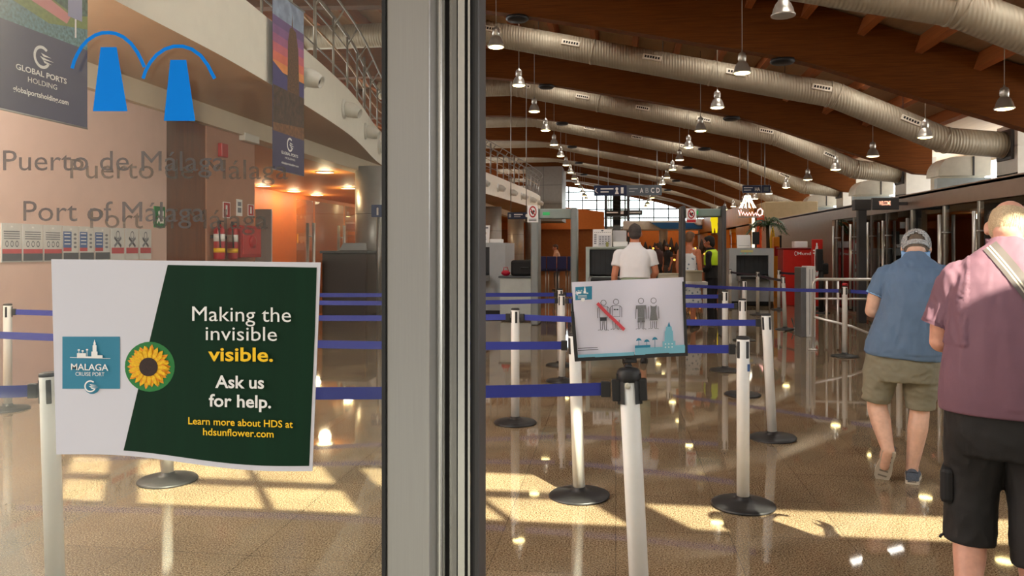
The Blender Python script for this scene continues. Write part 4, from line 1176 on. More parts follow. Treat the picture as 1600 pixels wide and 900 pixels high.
def paint_items(P):
    random.seed(3)
    P.disc(.5, .08, .07, 0, 10, .04)
    for k in range(9): P.rect(.08+.1*k, .17, .13+.1*k, .2, 0)
    for k in range(5): P.rect(.07, .3+.12*k, .2, .37+.12*k, 1)
    P.rect(.3, .36, .95, .96, 2)
    for i in range(4):
        for j in range(4): P.rect(.36+.15*i, .42+.13*j, .42+.15*i, .48+.13*j, 0 if (i+j) % 2 else 1)
    return [N_dark, N_grey, mat('placard pale', (206, 208, 214), .6)]
z2t = 1.56
yq = y2 + .35
placard(926, 358, 956, 385.2, yq, 'white prohibited items placard on the scanner behind the white shirted person', paint_items, zb_=1.562)
def paint_plain(P):
    P.rect(.2, .1, .85, .18, 1); P.disc(.5, .45, .2, 0, 14, .12); P.rect(.3, .65, .7, .7, 1); P.rect(.25, .78, .75, .82, 1); return [mat('tan picture', (180, 150, 110), .6), N_grey]
placard(747, 352, 764, 378.2, y1 + .3, 'white information placard on the scanner beside the dark door seal', paint_plain, zb_=1.662)
def paint_none(P):
    P.line([(.1, .8), (.9, .8)], .02, 0); return [N_grey]
placard(1152, 367, 1173.5, 388.2, y3 + .5, 'grey panel standing on the grey scanner with the dark tunnel', paint_none, name='grey_panel', zb_=1.542)
def boxat(name, lab, cat, px0, py0, px1, py1, y, d, m, b=.015, zb_=None):
    a = atY(px0, py0, y); c = atY(px1, py1, y); c.z = zb_ if zb_ is not None else c.z
    o = MB().bbox((a.x, y, c.z), (c.x, y+d, a.z), b).build(name, m, None, ((a.x+c.x)/2, y+d/2, c.z)); return tag(o, lab, cat)
# monitors
def monitor(px0, py0, px1, py1, y, zbase, lab, m=M_black):
    a = atY(px0, py0, y); c = atY(px1, py1, y); cx = (a.x+c.x)/2
    t = thing('monitor', lab, 'monitor', (cx, y+.05, zbase))
    MB().bbox((a.x, y, c.z), (c.x, y+.05, a.z), .01).build('screen', m, t, t.location)
    MB().box((cx-.02, y+.05, zbase), (cx+.02, y+.08, (a.z+c.z)/2)).build('stand', m, t, t.location)
    MB().bbox((cx-.12, y, zbase), (cx+.12, y+.18, zbase+.015), .004).build('foot', m, t, t.location)
monitor(1175.5, 362, 1187, 382, y3 + .3, 1.542, 'black monitor on the grey scanner beside the grey panel')
monitor(957.5, 360, 979, 380, y2 + .6, 1.56, 'pale grey monitor on the scanner behind the white shirted person', mat('pale monitor back', (190, 190, 192), .5))
boxat('tray', 'white tray on the scanner, right of the items placard', 'tray', 958, 377.5, 981, 385.3, y2 + .2, .3, P_white, zb_=1.562)
o = boxat('bottle', 'small olive bottle between placard and tray', 'bottle', 946.5, 378, 951, 385.3, y2+.12, .05, mat('olive bottle', (150, 150, 90), .4), zb_=1.562)
boxat('box', 'flat white box on top of the left scanner', 'box', 765, 373.5, 783, 378.3, y1 + .3, .4, P_white, zb_=1.662)
# inspection counter with bags, left
a = atD(781, 389, 16.4); b = atD(835, 389, 16.4); yc = a.y
t = thing('inspection_counter', 'white fronted inspection counter between the left scanner and the grey arch', 'counter', ((a.x+b.x)/2, yc, 0))
MB().bbox((a.x, yc, .05), (b.x, yc+.7, .9), .015).build('body', mat('counter white', (196, 204, 200), .45), t, t.location)
MB().bbox((a.x-.03, yc-.03, .9), (b.x+.03, yc+.73, .94), .01).build('counter_top', M_xdark, t, t.location)
MB().box((a.x+.05, yc+.05, 0), (b.x-.05, yc+.65, .05)).build('plinth', M_black, t, t.location)
t = thing('suitcase', 'black suitcase lying on the inspection counter', 'suitcase', ((a.x+b.x)/2 + .12, yc+.35, .94))
MB().bbox((a.x+.22, yc+.1, .94), (b.x-.03, yc+.62, 1.28), .05).build('shell', M_tun, t, t.location)
MB().tube([(a.x+.45, yc+.09, 1.1), (a.x+.45, yc+.05, 1.12), (a.x+.62, yc+.05, 1.12), (a.x+.62, yc+.09, 1.1)], .012, 6).build('handle', M_dkgrey, t, t.location)
t = thing('handbag', 'small red handbag on the inspection counter', 'handbag', (a.x+.1, yc+.2, .94))
MB().ball((a.x+.1, yc+.2, 1.0), (.1, .07, .062), n=16).build('bag', mat('crimson bag', (196, 20, 56), .5), t, t.location)
MB().tube([(a.x+.04, yc+.2, 1.04), (a.x+.06, yc+.2, 1.12), (a.x+.14, yc+.2, 1.12), (a.x+.16, yc+.2, 1.04)], .008, 6).build('handle', mat('crimson bag', (196, 20, 56)), t, t.location)
# roller table with trays, centre right
a = atD(1040, 389, 14.05); b = atD(1106, 389, 14.05); yr = b.y; a.y = yr
zt = atD(1080, 440.5, 14.05).z
t = thing('roller_table', 'white legged roller table behind the right edge of the picture sign', 'table', ((a.x+b.x)/2, yr, 0))
MB().bbox((a.x-.5, yr, zt-.06), (b.x, yr+.42, zt), .008).build('table_top', P_white, t, t.location)
for x in (a.x-.4, b.x-.03):
    for y in (yr+.05, yr+.36): MB().tube([(x, y, 0), (x, y, zt-.05)], .022, 8).build('leg', M_post, t, t.location)
for x in (a.x-.4, b.x-.03):
    MB().box((x-.015, yr+.06, .45), (x+.015, yr+.36, .48)).build('stretcher', M_post, t, t.location)
def tray(px0, py0, px1, py1, y, lab, n=1):
    a = atY(px0, py0, y); c = atY(px1, py1, y); c.z = zt + .003
    h = (a.z - c.z)
    t = thing('tray', lab, 'tray', ((a.x+c.x)/2, y+.2, c.z))
    mb = MB(); w = .015
    mb.box((a.x, y, c.z), (c.x, y+.3, c.z+.02)).box((a.x, y, c.z+.02), (c.x, y+w, a.z)).box((a.x, y+.3-w, c.z+.02), (c.x, y+.3, a.z)).box((a.x, y+w, c.z+.02), (a.x+w, y+.3-w, a.z)).box((c.x-w, y+w, c.z+.02), (c.x, y+.3-w, a.z))
    mb.build('tub', mat('beige tray', (206, 202, 180), .5), t, t.location)
    MB().tube([(a.x-.012, y-.012, a.z), (c.x+.012, y-.012, a.z), (c.x+.012, y+.312, a.z), (a.x-.012, y+.312, a.z), (a.x-.012, y-.012, a.z)], .014, 6).build('lip', mat('beige tray', (206, 202, 180), .5), t, t.location)
tray(1071, 424, 1097, 440.3, yr+.06, 'deep beige tray on the roller table beside the black arch')
tray(1029, 428.5, 1060, 440.3, yr+.1, 'shallow beige tray on the roller table, left of the deep one')
boxat('box', 'pale grey cabinet between the white shirted person and the trays', 'box', 1010, 398, 1023.5, 440, yr+2.6, .5, M_xray, zb_=0)
# seats far left
for k in range(4):
    px = 838 + 16*k
    c = atD(px+8, 389, 25.0)
    t = thing('seat', 'dark blue waiting seat seen through the grey arch, %s from the left' % ords[k], 'seat', (c.x, c.y, 0), group='dark blue waiting seats')
    w = .155
    MB().bbox((c.x-w, c.y-.05, .85), (c.x+w, c.y-.0, 1.28), .02).build('backrest', mat('navy seat', (34, 38, 92), .6), t, t.location)
    MB().bbox((c.x-w, c.y, .80), (c.x+w, c.y+.45, .86), .02).build('seat_pad', mat('navy seat', (34, 38, 92)), t, t.location)
    for s in (-1, 1): MB().tube([(c.x+s*.12, c.y+.2, 0), (c.x+s*.12, c.y+.2, .8)], .018, 6).build('leg', M_chrome, t, t.location)

# ================================================================= RIGHT: red counter, chrome barrier, gate post
D = 20.6
a = atD(1224, 389, D); b = atD(1270, 389, D); yb = (a.y+b.y)/2
t = thing('sales_counter', 'red sales counter with white lettering in front of the bronze partition', 'counter', ((a.x+b.x)/2, yb, 0))
zt = atD(1240, 389, D).z
MB().bbox((a.x, yb, 0), (b.x-.02, yb+.7, zt), .02).build('body', mat('counter red', (196, 34, 24), .4, var=.04), t, t.location)
MB().bbox((a.x-.03, yb-.03, zt), (b.x+.01, yb+.73, zt+.03), .01).build('counter_top', mat('counter red dark', (130, 20, 20), .4), t, t.location)
P = Print(lambda u, v: Vector((a.x + (b.x-a.x)*u, yb-.003, zt - v*zt)), (0, -1, 0), eps=.002)
P.ring(.42, .08, .035, .012, 0, 40, 320, n=14); P.text('Mund', .47, .92, .105, 0, h=.055, bold=.02)
P.mb.build('lettering', [P_white], t, t.location, auto=0)
boxat('box', 'white carton standing on the red sales counter', 'box', 1241, 377, 1262, 388.6, yb+.15, .3, P_white, zb_=zt+.032)
zc = atD(1275, 374, 19.6)
a = atD(1268.5, 389, 19.6); b = atD(1285, 389, 19.6)
t = thing('totem_sign', 'tall red sign stand with white symbol right of the sales counter', 'sign stand', ((a.x+b.x)/2, a.y, 0))
MB().bbox((a.x, a.y, .06), (b.x, a.y+.05, zc.z), .008).build('panel', mat('counter red', (196, 34, 24)), t, t.location)
MB().bbox((a.x-.03, a.y-.15, 0), (b.x+.03, a.y+.2, .06), .02).build('foot', M_dkgrey, t, t.location)
P = Print(lambda u, v: Vector((a.x + (b.x-a.x)*u, a.y-.003, zc.z - v*zc.z)), (0, -1, 0), eps=.002)
P.disc(.45, .07, .08, 0, 10, .02); P.rect(.1, .15, .9, .17, 0); P.rect(.1, .19, .9, .21, 0); P.ring(.45, .31, .2, .07, 0, 30, 300, n=14); P.line([(.45, .36), (.45, .42)], .08, 0)
P.mb.build('printed_face', [P_white], t, t.location, auto=0)
# black desk telephone stand
c = atD(1283, 389, 18.2)
t = thing('payphone_stand', 'black post with a dark device beside the red sign stand', 'device stand', (c.x, c.y, 0))
MB().tube([(c.x, c.y, 0), (c.x, c.y, 1.25)], .06, 12).build('post', M_black, t, t.location)
MB().bbox((c.x-.12, c.y-.1, 1.0), (c.x+.02, c.y+.05, 1.52), .02).build('device', M_black, t, t.location)
MB().bbox((c.x, c.y-.06, .92), (c.x+.16, c.y+.06, 1.18), .03).build('holder', M_tun, t, t.location)
MB().lathe([(.2, 0), (.2, .015), (.06, .03)], c=(c.x, c.y, 0), n=20).build('base', M_black, t, t.location)
# white gate cabinet
D = 13.2
a = atD(1260, 389, D); b = atD(1274, 389, D)
t = thing('gate_cabinet', 'white gate cabinet with a grey side at the left end of the chrome barrier', 'gate cabinet', ((a.x+b.x)/2, a.y, 0))
zt = atD(1265, 416, D).z
MB().bbox((a.x, a.y, 0), (b.x, a.y+.35, zt), .01).build('cabinet', mat('gate white', (214, 216, 214), .4), t, t.location)
g0 = atD(1252, 389, D).x
MB().bbox((g0, a.y+.02, 0), (a.x, a.y+.5, zt-.02), .008).build('side_panel', mat('gate grey', (104, 106, 108), .4, .4), t, t.location)
for k in range(2): MB().box((a.x+.05+.05*k, a.y-.003, .05), (a.x+.058+.05*k, a.y, zt-.05)).build('groove', M_xdark, t, t.location)
# chrome barrier
D = 11.5
A = atD(1272, 389, D); B = atD(1387, 389, D); y = (A.y+B.y)/2; z1 = atD(1300, 436.5, D).z; z2 = atD(1300, 467, D).z
t = thing('crowd_barrier', 'chrome tube barrier with rounded corners beside the man in blue', 'barrier', ((A.x+B.x)/2, y, 0))
r = .09; pts = [(A.x, y, .02)]
for k in range(7):
    q_ = math.pi - math.pi/2*k/6; pts.append((A.x+r + r*math.cos(q_), y, z1-r + r*math.sin(q_)))
for k in range(7):
    q_ = math.pi/2 - math.pi/2*k/6; pts.append((B.x-r + r*math.cos(q_), y, z1-r + r*math.sin(q_)))
pts.append((B.x, y, .02))
MB().tube(pts, .022, 10).build('frame', M_chrome, t, t.location)
MB().tube([(A.x, y, z2), (B.x, y, z2)], .016, 8).build('rail', M_chrome, t, t.location)
MB().tube([(A.x, y, .5), (A.x+.55, y-.02, .36), (B.x+.1, y-.05, .1)], .02, 8).build('lower_rail', M_chrome, t, t.location)
for px in (1293, 1310): 
    x = atD(px, 389, D).x; MB().tube([(x, y, .02), (x, y, z1-.02)], .018, 8).build('upright', M_chrome, t, t.location)
for x in (A.x, B.x): MB().lathe([(.07, 0), (.07, .012), (.03, .02)], c=(x, y, 0), n=16).build('foot', M_chrome, t, t.location)
c = flo(1252, 518)
t = thing('floor_socket', 'small white floor box with a black cable by the gate cabinet', 'floor box', c)
MB().bbox((c.x-.12, c.y-.06, 0), (c.x+.12, c.y+.06, .07), .01).build('case', P_white, t, t.location)
MB().tube([(c.x-.1, c.y, .05), (c.x-.2, c.y+.1, .012), (c.x-.3, c.y-.05, .012), (c.x-.05, c.y+.3, .012), (c.x-.06, c.y+.5, .2)], .012, 6).build('cable', M_black, t, t.location)

# ================================================================= HANGING SIGNS
M_navy = mat('sign navy', (28, 42, 78), .5); M_sgrey = mat('sign grey', (92, 102, 112), .5)
def rods(t, xs, y, z):
    for x in xs: MB().tube([(x, y, z), (x, y, zdeck(x)+.02)], .02, 6).build('hanger', M_rail, t, t.location)
def hsign(px0, py0, px1, py1, Y, lab, paint, m):
    a = atY(px0, py0, Y); b = atY(px1, py1, Y)
    t = thing('hanging_sign', lab, 'hanging sign', ((a.x+b.x)/2, Y, a.z))
    MB().bbox((a.x, Y, b.z), (b.x, Y+.12, a.z), .01).build('board', m, t, t.location)
    rods(t, (a.x+.2, b.x-.2), Y+.06, a.z - .01)
    P = Print(lambda u, v: Vector((a.x+(b.x-a.x)*u, Y-.003, a.z+(b.z-a.z)*v)), (0, -1, 0), eps=.003)
    ms = paint(P); P.mb.build('printed_face', ms, t, t.location, auto=0)
def p_big(P):
    P.rect(0, 0, .485, 1, 0); P.rect(.485, 0, 1, 1, 1)
    P.line([(.04, .25), (.02, .55), (.06, .75)], .015, 2); P.rect(.1, .28, .29, .4, 2); P.rect(.1, .58, .22, .68, 2)
    P.disc(.34, .35, .022, 2, 12, .16); P.poly([(.31, .85), (.33, .5), (.35, .5), (.37, .85)], 2); P.rect(.40, .2, .44, .8, 2)
    P.rect(.52, .3, .65, .4, 3); P.rect(.52, .58, .6, .66, 3)
    for k, ch in enumerate('ABCD'): P.text(ch, .68+.08*k, .73+.08*k, .75, 2 if k != 1 else 3, h=.48, bold=.02)
    return [M_navy, M_sgrey, P_white, mat('sign light grey', (170, 176, 182), .5)]
hsign(928, 290, 1034, 305, 34.5, 'long hanging direction sign, navy left half and grey right half with gate letters', p_big, M_sgrey)
def p_small(P):
    P.rect(0, 0, .6, 1, 0); P.rect(.62, 0, 1, 1, 1); P.rect(.05, .35, .35, .6, 2); P.rect(.42, .2, .5, .8, 2); P.rect(.66, .4, .95, .55, 2); return [M_tun, M_xdark, P_white]
hsign(945, 328.5, 1004, 336, 47, 'small dark hanging sign far below the long direction sign', p_small, M_tun)
def p_ha(P):
    P.rect(.04, .28, .36, .38, 1); P.rect(.04, .6, .3, .68, 1); P.text('HA', .44, .62, .78, 1, h=.5, bold=.02); P.rect(.76, .25, .93, .8, 2); return [M_navy, P_white, M_sgrey]
hsign(1160.5, 289.5, 1204, 301, 30.0, 'navy hanging sign with two letters over the right of the hall', p_ha, M_navy)
def wsign():
    Y = atX(1384, 317, 5.1).y
    a = atY(1363, 309, Y); b = atY(1405, 327.5, Y)
    t = thing('welcome_sign', 'dark WELCOME display board projecting from the bronze partition', 'display board', ((a.x+b.x)/2, Y, b.z))
    MB().bbox((a.x, Y, b.z), (b.x, Y+.08, a.z), .01).build('board', M_dkgrey, t, t.location)
    MB().box((b.x-.02, Y+.02, (a.z+b.z)/2-.03), (5.52, Y+.06, (a.z+b.z)/2+.03)).build('bracket', M_dkgrey, t, t.location)
    P = Print(lambda u, v: Vector((a.x+(b.x-a.x)*u, Y-.003, a.z+(b.z-a.z)*v)), (0, -1, 0), eps=.002)
    P.text('WELCOME', .25, .68, .62, 0, h=.36, bold=.01)
    P.mb.build('lit_lettering', [mat('lit letters', (255, 200, 170), .4, emit=(255, 180, 150), estr=1.4)], t, t.location, auto=0)
    c = atY(1346, 389, Y+1.2)
    t = thing('dark_post', 'dark square post left of the WELCOME board', 'post', (c.x, Y+1.2, 0))
    z = atY(1346, 312, Y+1.2).z
    MB().bbox((c.x-.08, Y+1.12, 0), (c.x+.08, Y+1.28, z), .01).build('shaft', M_dkgrey, t, t.location)
    MB().bbox((c.x-.16, Y+1.1, z-.22), (c.x+.16, Y+1.3, z), .01).build('head', M_dkgrey, t, t.location)
wsign()
Y = 24.0; a = atY(793, 332, Y); b = atY(827, 342, Y)
t = thing('hanging_sign', 'navy direction sign under the balcony edge left of the grey arch', 'hanging sign', ((a.x+b.x)/2, Y, b.z))
MB().bbox((a.x, Y, b.z), (b.x, Y+.1, a.z), .01).build('board', M_navy, t, t.location)
for x in (a.x+.1, b.x-.1): MB().tube([(x, Y+.05, a.z-.01), (x, Y+.05, zdeck(x)+.02)], .014, 6).build('hanger', M_rail, t, t.location)
P = Print(lambda u, v: Vector((a.x+(b.x-a.x)*u, Y-.003, a.z+(b.z-a.z)*v)), (0, -1, 0), eps=.002); P.rect(.06, .25, .16, .75, 1); P.rect(.3, .25, .7, .4, 0); P.rect(.3, .58, .6, .7, 1); P.disc(.88, .5, .06, 0, 10, .25)
P.mb.build('printed_face', [P_white, mat('sign light grey', (170, 176, 182))], t, t.location, auto=0)
t = thing('info_sign', 'blue information sign beside the metal column in the glass', 'sign', (0, 0, 0))
Y = 17.0; a = atY(580, 320, Y); b = atY(600, 339, Y); t.location = ((a.x+b.x)/2, Y, 0)
MB().bbox((a.x, Y, b.z), (b.x, Y+.06, a.z), .006).build('board', mat('info blue', (46, 70, 120), .4), t, t.location)
MB().tube([((a.x+b.x)/2, Y+.08, 0), ((a.x+b.x)/2, Y+.08, a.z)], .05, 10).build('pole', M_alu, t, t.location)
P = Print(lambda u, v: Vector((a.x+(b.x-a.x)*u, Y-.003, a.z+(b.z-a.z)*v)), (0, -1, 0), eps=.002); P.text('i', .42, .58, .8, 0, h=.6, bold=.06)
P.mb.build('printed_face', [P_white], t, t.location, auto=0)
# dark desk in the recess (behind the poster's right edge)
a = atD(503, 389, 17.5); b = atD(575, 389, 17.5)
t = thing('info_desk', 'dark desk before the orange recess, right of the sunflower poster', 'desk', ((a.x+b.x)/2, a.y, 0))
MB().bbox((a.x, a.y, 0), (b.x, a.y+.8, 1.42), .02).build('body', mat('dark brown desk', (52, 38, 34), .5, var=.15), t, t.location)
MB().bbox((a.x-.04, a.y-.04, 1.42), (b.x+.04, a.y+.84, 1.48), .01).build('desk_top', M_xdark, t, t.location)
t = thing('laptop', 'grey laptop lid on the dark desk', 'laptop', (a.x+.6, a.y+.3, 1.48))
MB().prism([(a.x+.3, a.y+.3, 1.49), (a.x+.95, a.y+.3, 1.49), (a.x+.9, a.y+.42, 1.66), (a.x+.35, a.y+.42, 1.66)], (0, .02, 0)).build('lid', M_xray, t, t.location)
MB().box((a.x+.3, a.y+.32, 1.48), (a.x+.95, a.y+.7, 1.49)).build('keyboard', M_dkgrey, t, t.location)

# ================================================================= FAR SHOPS
M_shopw = mat('shop wood', (196, 128, 60), .5, var=.12, scale=2, stretch=(1, 3, .4))
sh = MB(); holes_wall(sh, 33.0, 52.0, 0, 3.45, [(36.5, 40.0, .1, 2.5), (41.5, 47.5, .1, 2.5)], -.1, .1)
sh.v = [Vector((5.6 + p.y, p.x, p.z)) for p in sh.v]
struct('wall_shop', sh, M_shopw, 'wood fronted shop along the far right side', 'shop front')
glow = mat('warm lit shelf wall', (255, 190, 60), .5, emit=(255, 170, 40), estr=1.5)
t = thing('shelf_display', 'warm yellow lit shelf display inside the wood fronted shop', 'shelf display', (7.2, 42, 0))
MB().box((7.1, 36.2, 0), (7.2, 48, 2.6)).build('lit_back', glow, t, t.location)
for k in range(7):
    MB().box((6.85, 36.6+1.75*k, 0), (7.1, 36.72+1.75*k, 2.6)).build('divider', M_wood, t, t.location)
for z in (.6, 1.2, 1.8): MB().box((6.85, 36.4, z), (7.1, 48, z+.03)).build('shelf', M_wood, t, t.location)
struct('wall_cream_block', MB().bbox((5.9, 31.6, 2.57), (7.9, 34.5, 3.4), .02), mat('cream block', (186, 166, 128), .6), 'cream block standing on the partition roof beyond the palm', 'bulkhead')
# light tube column, orange board, palm, yellow boards
c = atD(1177, 389, 29.0)
t = thing('light_column', 'slender glowing white light column beside the wood fronted shop', 'light column', (c.x, c.y, 0))
MB().tube([(c.x, c.y, .06), (c.x, c.y, 2.75)], .05, 12).build('tube', mat('glowing tube', (255, 246, 220), .4, emit=(255, 240, 205), estr=2.2), t, t.location)
MB().lathe([(.16, 0), (.16, .05), (.06, .06)], c=(c.x, c.y, 0), n=18).build('base', M_dkgrey, t, t.location)
a = atD(1183, 389, 29.2); b = atD(1194, 389, 29.2)
t = thing('display_board', 'tall orange red board to the right of the light column', 'display board', ((a.x+b.x)/2, a.y, 0))
MB().bbox((a.x, a.y, .05), (b.x, a.y+.08, 2.8), .01).build('panel', mat('orange red board', (200, 70, 24), .5, var=.2), t, t.location)
MB().bbox((a.x-.05, a.y-.12, 0), (b.x+.05, a.y+.2, .05), .01).build('foot', M_dkgrey, t, t.location)
for k in range(4): MB().box((a.x+.16, a.y-.006, .7+.45*k), (b.x-.03, a.y, .95+.45*k)).build('picture', mat('peach picture', (240, 170, 120), .5), t, t.location)
# strand chandelier
c = atD(1168, 389, 30.0); zt_, zb2 = 3.62, 3.12
t = thing('chandelier', 'cone chandelier of glowing white strands above the light column', 'chandelier', (c.x, c.y, zb2))
for k in range(12):
    q_ = 2*math.pi*k/12
    MB().tube([(c.x+.1*math.cos(q_), c.y+.1*math.sin(q_), zt_), (c.x+.18*math.cos(q_+.2), c.y+.18*math.sin(q_+.2), (zt_+zb2)/2), (c.x+.32*math.cos(q_), c.y+.32*math.sin(q_), zb2)], .014, 6).build('strand', mat('glowing strand', (255, 250, 235), .4, emit=(255, 244, 220), estr=2.5), t, t.location)
MB().lathe([(.02, zt_+.06), (.12, zt_), (.12, zt_-.02)], c=(c.x, c.y, 0), n=16).build('crown_ring', M_rail, t, t.location)
MB().tube([(c.x, c.y, zt_+.05), (c.x, c.y, zdeck(c.x)+.02)], .01, 6).build('cord', M_cord, t, t.location)
# neon scrawl on the shop's corner
Y = 29.0; a = atY(1154, 326, Y); b = atY(1192, 338, Y)
t = thing('neon_sign', 'pink white illuminated script sign under the chandelier', 'neon sign', ((a.x+b.x)/2, Y, b.z))
pp = [(0, .2), (.06, .9), (.1, .1), (.16, .8), (.2, .45), (.27, .85), (.33, .5), (.37, .9), (.45, .5), (.5, .9), (.56, .4), (.62, .9), (.7, .55), (.74, .9), (.8, .2), (.9, .0), (.99, .3), (.97, .75), (.86, .95), (.8, .7)]
pts = [Vector((a.x+(b.x-a.x)*u, Y, a.z+(b.z-a.z)*v)) for u, v in pp]
MB().tube(pts, .024, 6).build('neon_tube', mat('pink neon', (255, 200, 190), .4, emit=(255, 190, 180), estr=2.0), t, t.location)
MB().box((a.x, Y+.03, b.z-.05), (b.x, Y+.06, b.z)).build('rail', M_rail, t, t.location)
for x in (a.x+.05, b.x-.05): MB().tube([(x, Y+.045, b.z-.04), (x, Y+.045, zdeck(x)+.02)], .008, 6).build('hanger', M_rail, t, t.location)
# palm
M_leafg = mat('palm green', (40, 74, 30), .5, var=.3); M_trunk = mat('palm trunk', (66, 56, 40), .8, var=.2)
c = atD(1199, 389, 23.5)
t = thing('potted_palm', 'tall potted palm with drooping fronds before the bronze partition', 'palm', (c.x, c.y, 0))
MB().lathe([(.16, 0), (.2, .35), (.21, .4), (.17, .4)], c=(c.x, c.y, 0), n=20).build('pot', M_dkgrey, t, t.location)
MB().tube([(c.x, c.y, .35), (c.x+.03, c.y, 1.3), (c.x, c.y, 2.25)], [.07, .055, .05], 10).build('trunk', M_trunk, t, t.location)
random.seed(5)
for k in range(14):
    q_ = 2*math.pi*k/14 + .3; L = random.uniform(.42, .66); rise = random.uniform(.1, .4)
    mb = MB(); spine = []
    for i in range(7):
        f = i/6; spine.append(Vector((c.x+math.cos(q_)*L*f, c.y+math.sin(q_)*L*f, 2.25 + rise*math.sin(f*2.2) - .35*f*f)))
    sd = Vector((-math.sin(q_), math.cos(q_), 0))
    mb.tube(spine, [.012]*7, 5)
    for i in range(1, 7):
        for s in (-1, 1):
            for h_ in (0, .5):
                p = spine[i].lerp(spine[i-1], h_); tip = p + sd*s*.2*(1-.4*i/6) + Vector((math.cos(q_)*.1, math.sin(q_)*.1, -.1))
                d_ = Vector((math.cos(q_), math.sin(q_), 0))*.022
                mb.add([p-d_, p+d_, tip], [(0, 1, 2)])
    mb.build('frond', M_leafg, t, t.location)
c = atD(1204, 389, 25.0)
t = thing('surfboard', 'yellow surfboard standing upright beside the palm', 'surfboard', (c.x, c.y, 0))
z0, z1 = 1.25, atD(1204, 353, 25.0).z
rg = []
for i in range(13):
    f = i/12; w = .13*max(.05, math.sin(math.pi*min(1, .08+f*.92))**.6); z = .02 + (z1-.02)*f
    rg.append([Vector((c.x+.07*f + w*math.cos(2*math.pi*k/16), c.y + .03*math.sin(2*math.pi*k/16), z)) for k in range(16)])
MB().loft(rg).build('board', mat('surfboard yellow', (214, 168, 22), .4), t, t.location)
MB().tube([(c.x, c.y-.034, .1), (c.x+.065, c.y-.034, z1-.15)], .006, 5).build('stringer', M_wood, t, t.location)
t = thing('display_rack', 'orange yellow display rack right of the surfboard', 'display rack', (0, 0, 0))
a = atD(1209, 389, 24.2); b = atD(1221, 389, 24.2); t.location = ((a.x+b.x)/2, a.y, 0)
MB().bbox((a.x, a.y, 0), (b.x-.06, a.y+.25, 1.9), .015).build('body', mat('orange yellow', (222, 140, 24), .5), t, t.location)
MB().bbox((b.x-.06, a.y, 0), (b.x, a.y+.25, 1.95), .01).build('side_post', M_black, t, t.location)
MB().box((a.x+.02, a.y-.004, 1.3), (b.x-.08, a.y, 1.6)).build('red_label', M_red, t, t.location)
# yellow hanging panel with two tails
Y = 38.0; a = atY(1110, 336, Y); b = atY(1123.5, 364, Y); w = b.x-a.x; h = a.z-b.z
t = thing('hanging_display', 'bright yellow hanging display with two legs framed by the black arch', 'hanging display', ((a.x+b.x)/2, Y, a.z))
o_ = [(.08, .1), (.2, 0), (.8, 0), (.98, .12), (1, .4), (.82, .45), (.86, .7), (.8, 1), (.62, 1), (.6, .74), (.42, .74), (.4, 1), (.22, 1), (.16, .7), (.12, .4), (0, .3)]
MB().prism([(a.x+u*w, Y, a.z-v*h) for u, v in o_], (0, .12, 0)).build('panel', mat('bright yellow', (250, 232, 20), .5, emit=(250, 232, 20), estr=.5), t, t.location)  # slight glow put into the yellow of the panel
MB().tube([(a.x+w/2, Y+.06, a.z-.01), (a.x+w/2, Y+.06, zdeck(a.x+w/2)+.02)], .008, 6).build('cord', M_cord, t, t.location)
# far canopy, blue hull, orange back wall, columns, lift
Y = 51.0; a = atY(974, 345, Y); b = atY(1136, 358.5, Y)
struct('wall_shop_fascia', MB().bbox((a.x, Y, b.z), (b.x, Y+3, a.z), .05), mat('shop fascia white', (232, 230, 226), .5), 'white fascia of the far shop', 'shop fascia')
Y = 50.4; t = thing('boat_sign', 'long blue hull shaped sign on the white far shop fascia', 'boat sign', (2.8, Y, 3.0))
hp_ = [(1016, 347), (1128, 347), (1126, 357.5), (1034, 357.5), (1026, 353)]
MB().prism([atY(u, v, Y) for u, v in hp_], (0, .6, 0)).build('hull', mat('hull blue', (20, 96, 156), .35, var=.12, scale=.6), t, t.location)
MB().prism([atY(u, v, Y-.02) for u, v in [(1016, 346), (1128, 346), (1128, 347.5), (1017, 347.5)]], (0, .6, 0)).build('deck_stripe', P_white, t, t.location)
MB().ball(tuple(atY(1093, 347, Y-.1)), (.35, .1, .22), n=14).build('white_bow', P_white, t, t.location)
struct('wall_far_shop', MB().box((.2, 56, 0), (8.1, 56.2, 2.95)), M_orange, 'orange back wall of the far shop', 'wall')
for px, lab in ((1038, 'left one'), (1100, 'right one')):
    c = atD(px, 389, 50.5)
    o = MB().tube([(c.x, c.y+1, 0), (c.x, c.y+1, 3.0)], .28, 20).build('column', mat('white column', (236, 234, 226), .5), None, (c.x, c.y+1, 0))
    tag(o, 'white round column under the far shop fascia, %s' % lab, 'column', kind='structure')
t = thing('wall_lift', 'dark framed glass lift shaft far down the hall', 'lift shaft', (.2, 56, 0), kind='structure')
mb = MB()
for x in (-.7, .9):
    for y in (55.0, 56.4): mb.box((x-.09, y-.09, 0), (x+.09, y+.09, 5.7))
for z in (1.2, 2.5, 3.8, 5.6): mb.box((-.7, 54.95, z), (.9, 55.05, z+.14))
mb.box((-.2, 55.6, 0), (.35, 56.0, 5.6))
mb.build('frame', M_dkgrey, t, t.location)
MB().box((-.6, 55.0, .1), (.8, 55.02, 5.6)).build('glass_pane', G_part, t, t.location)
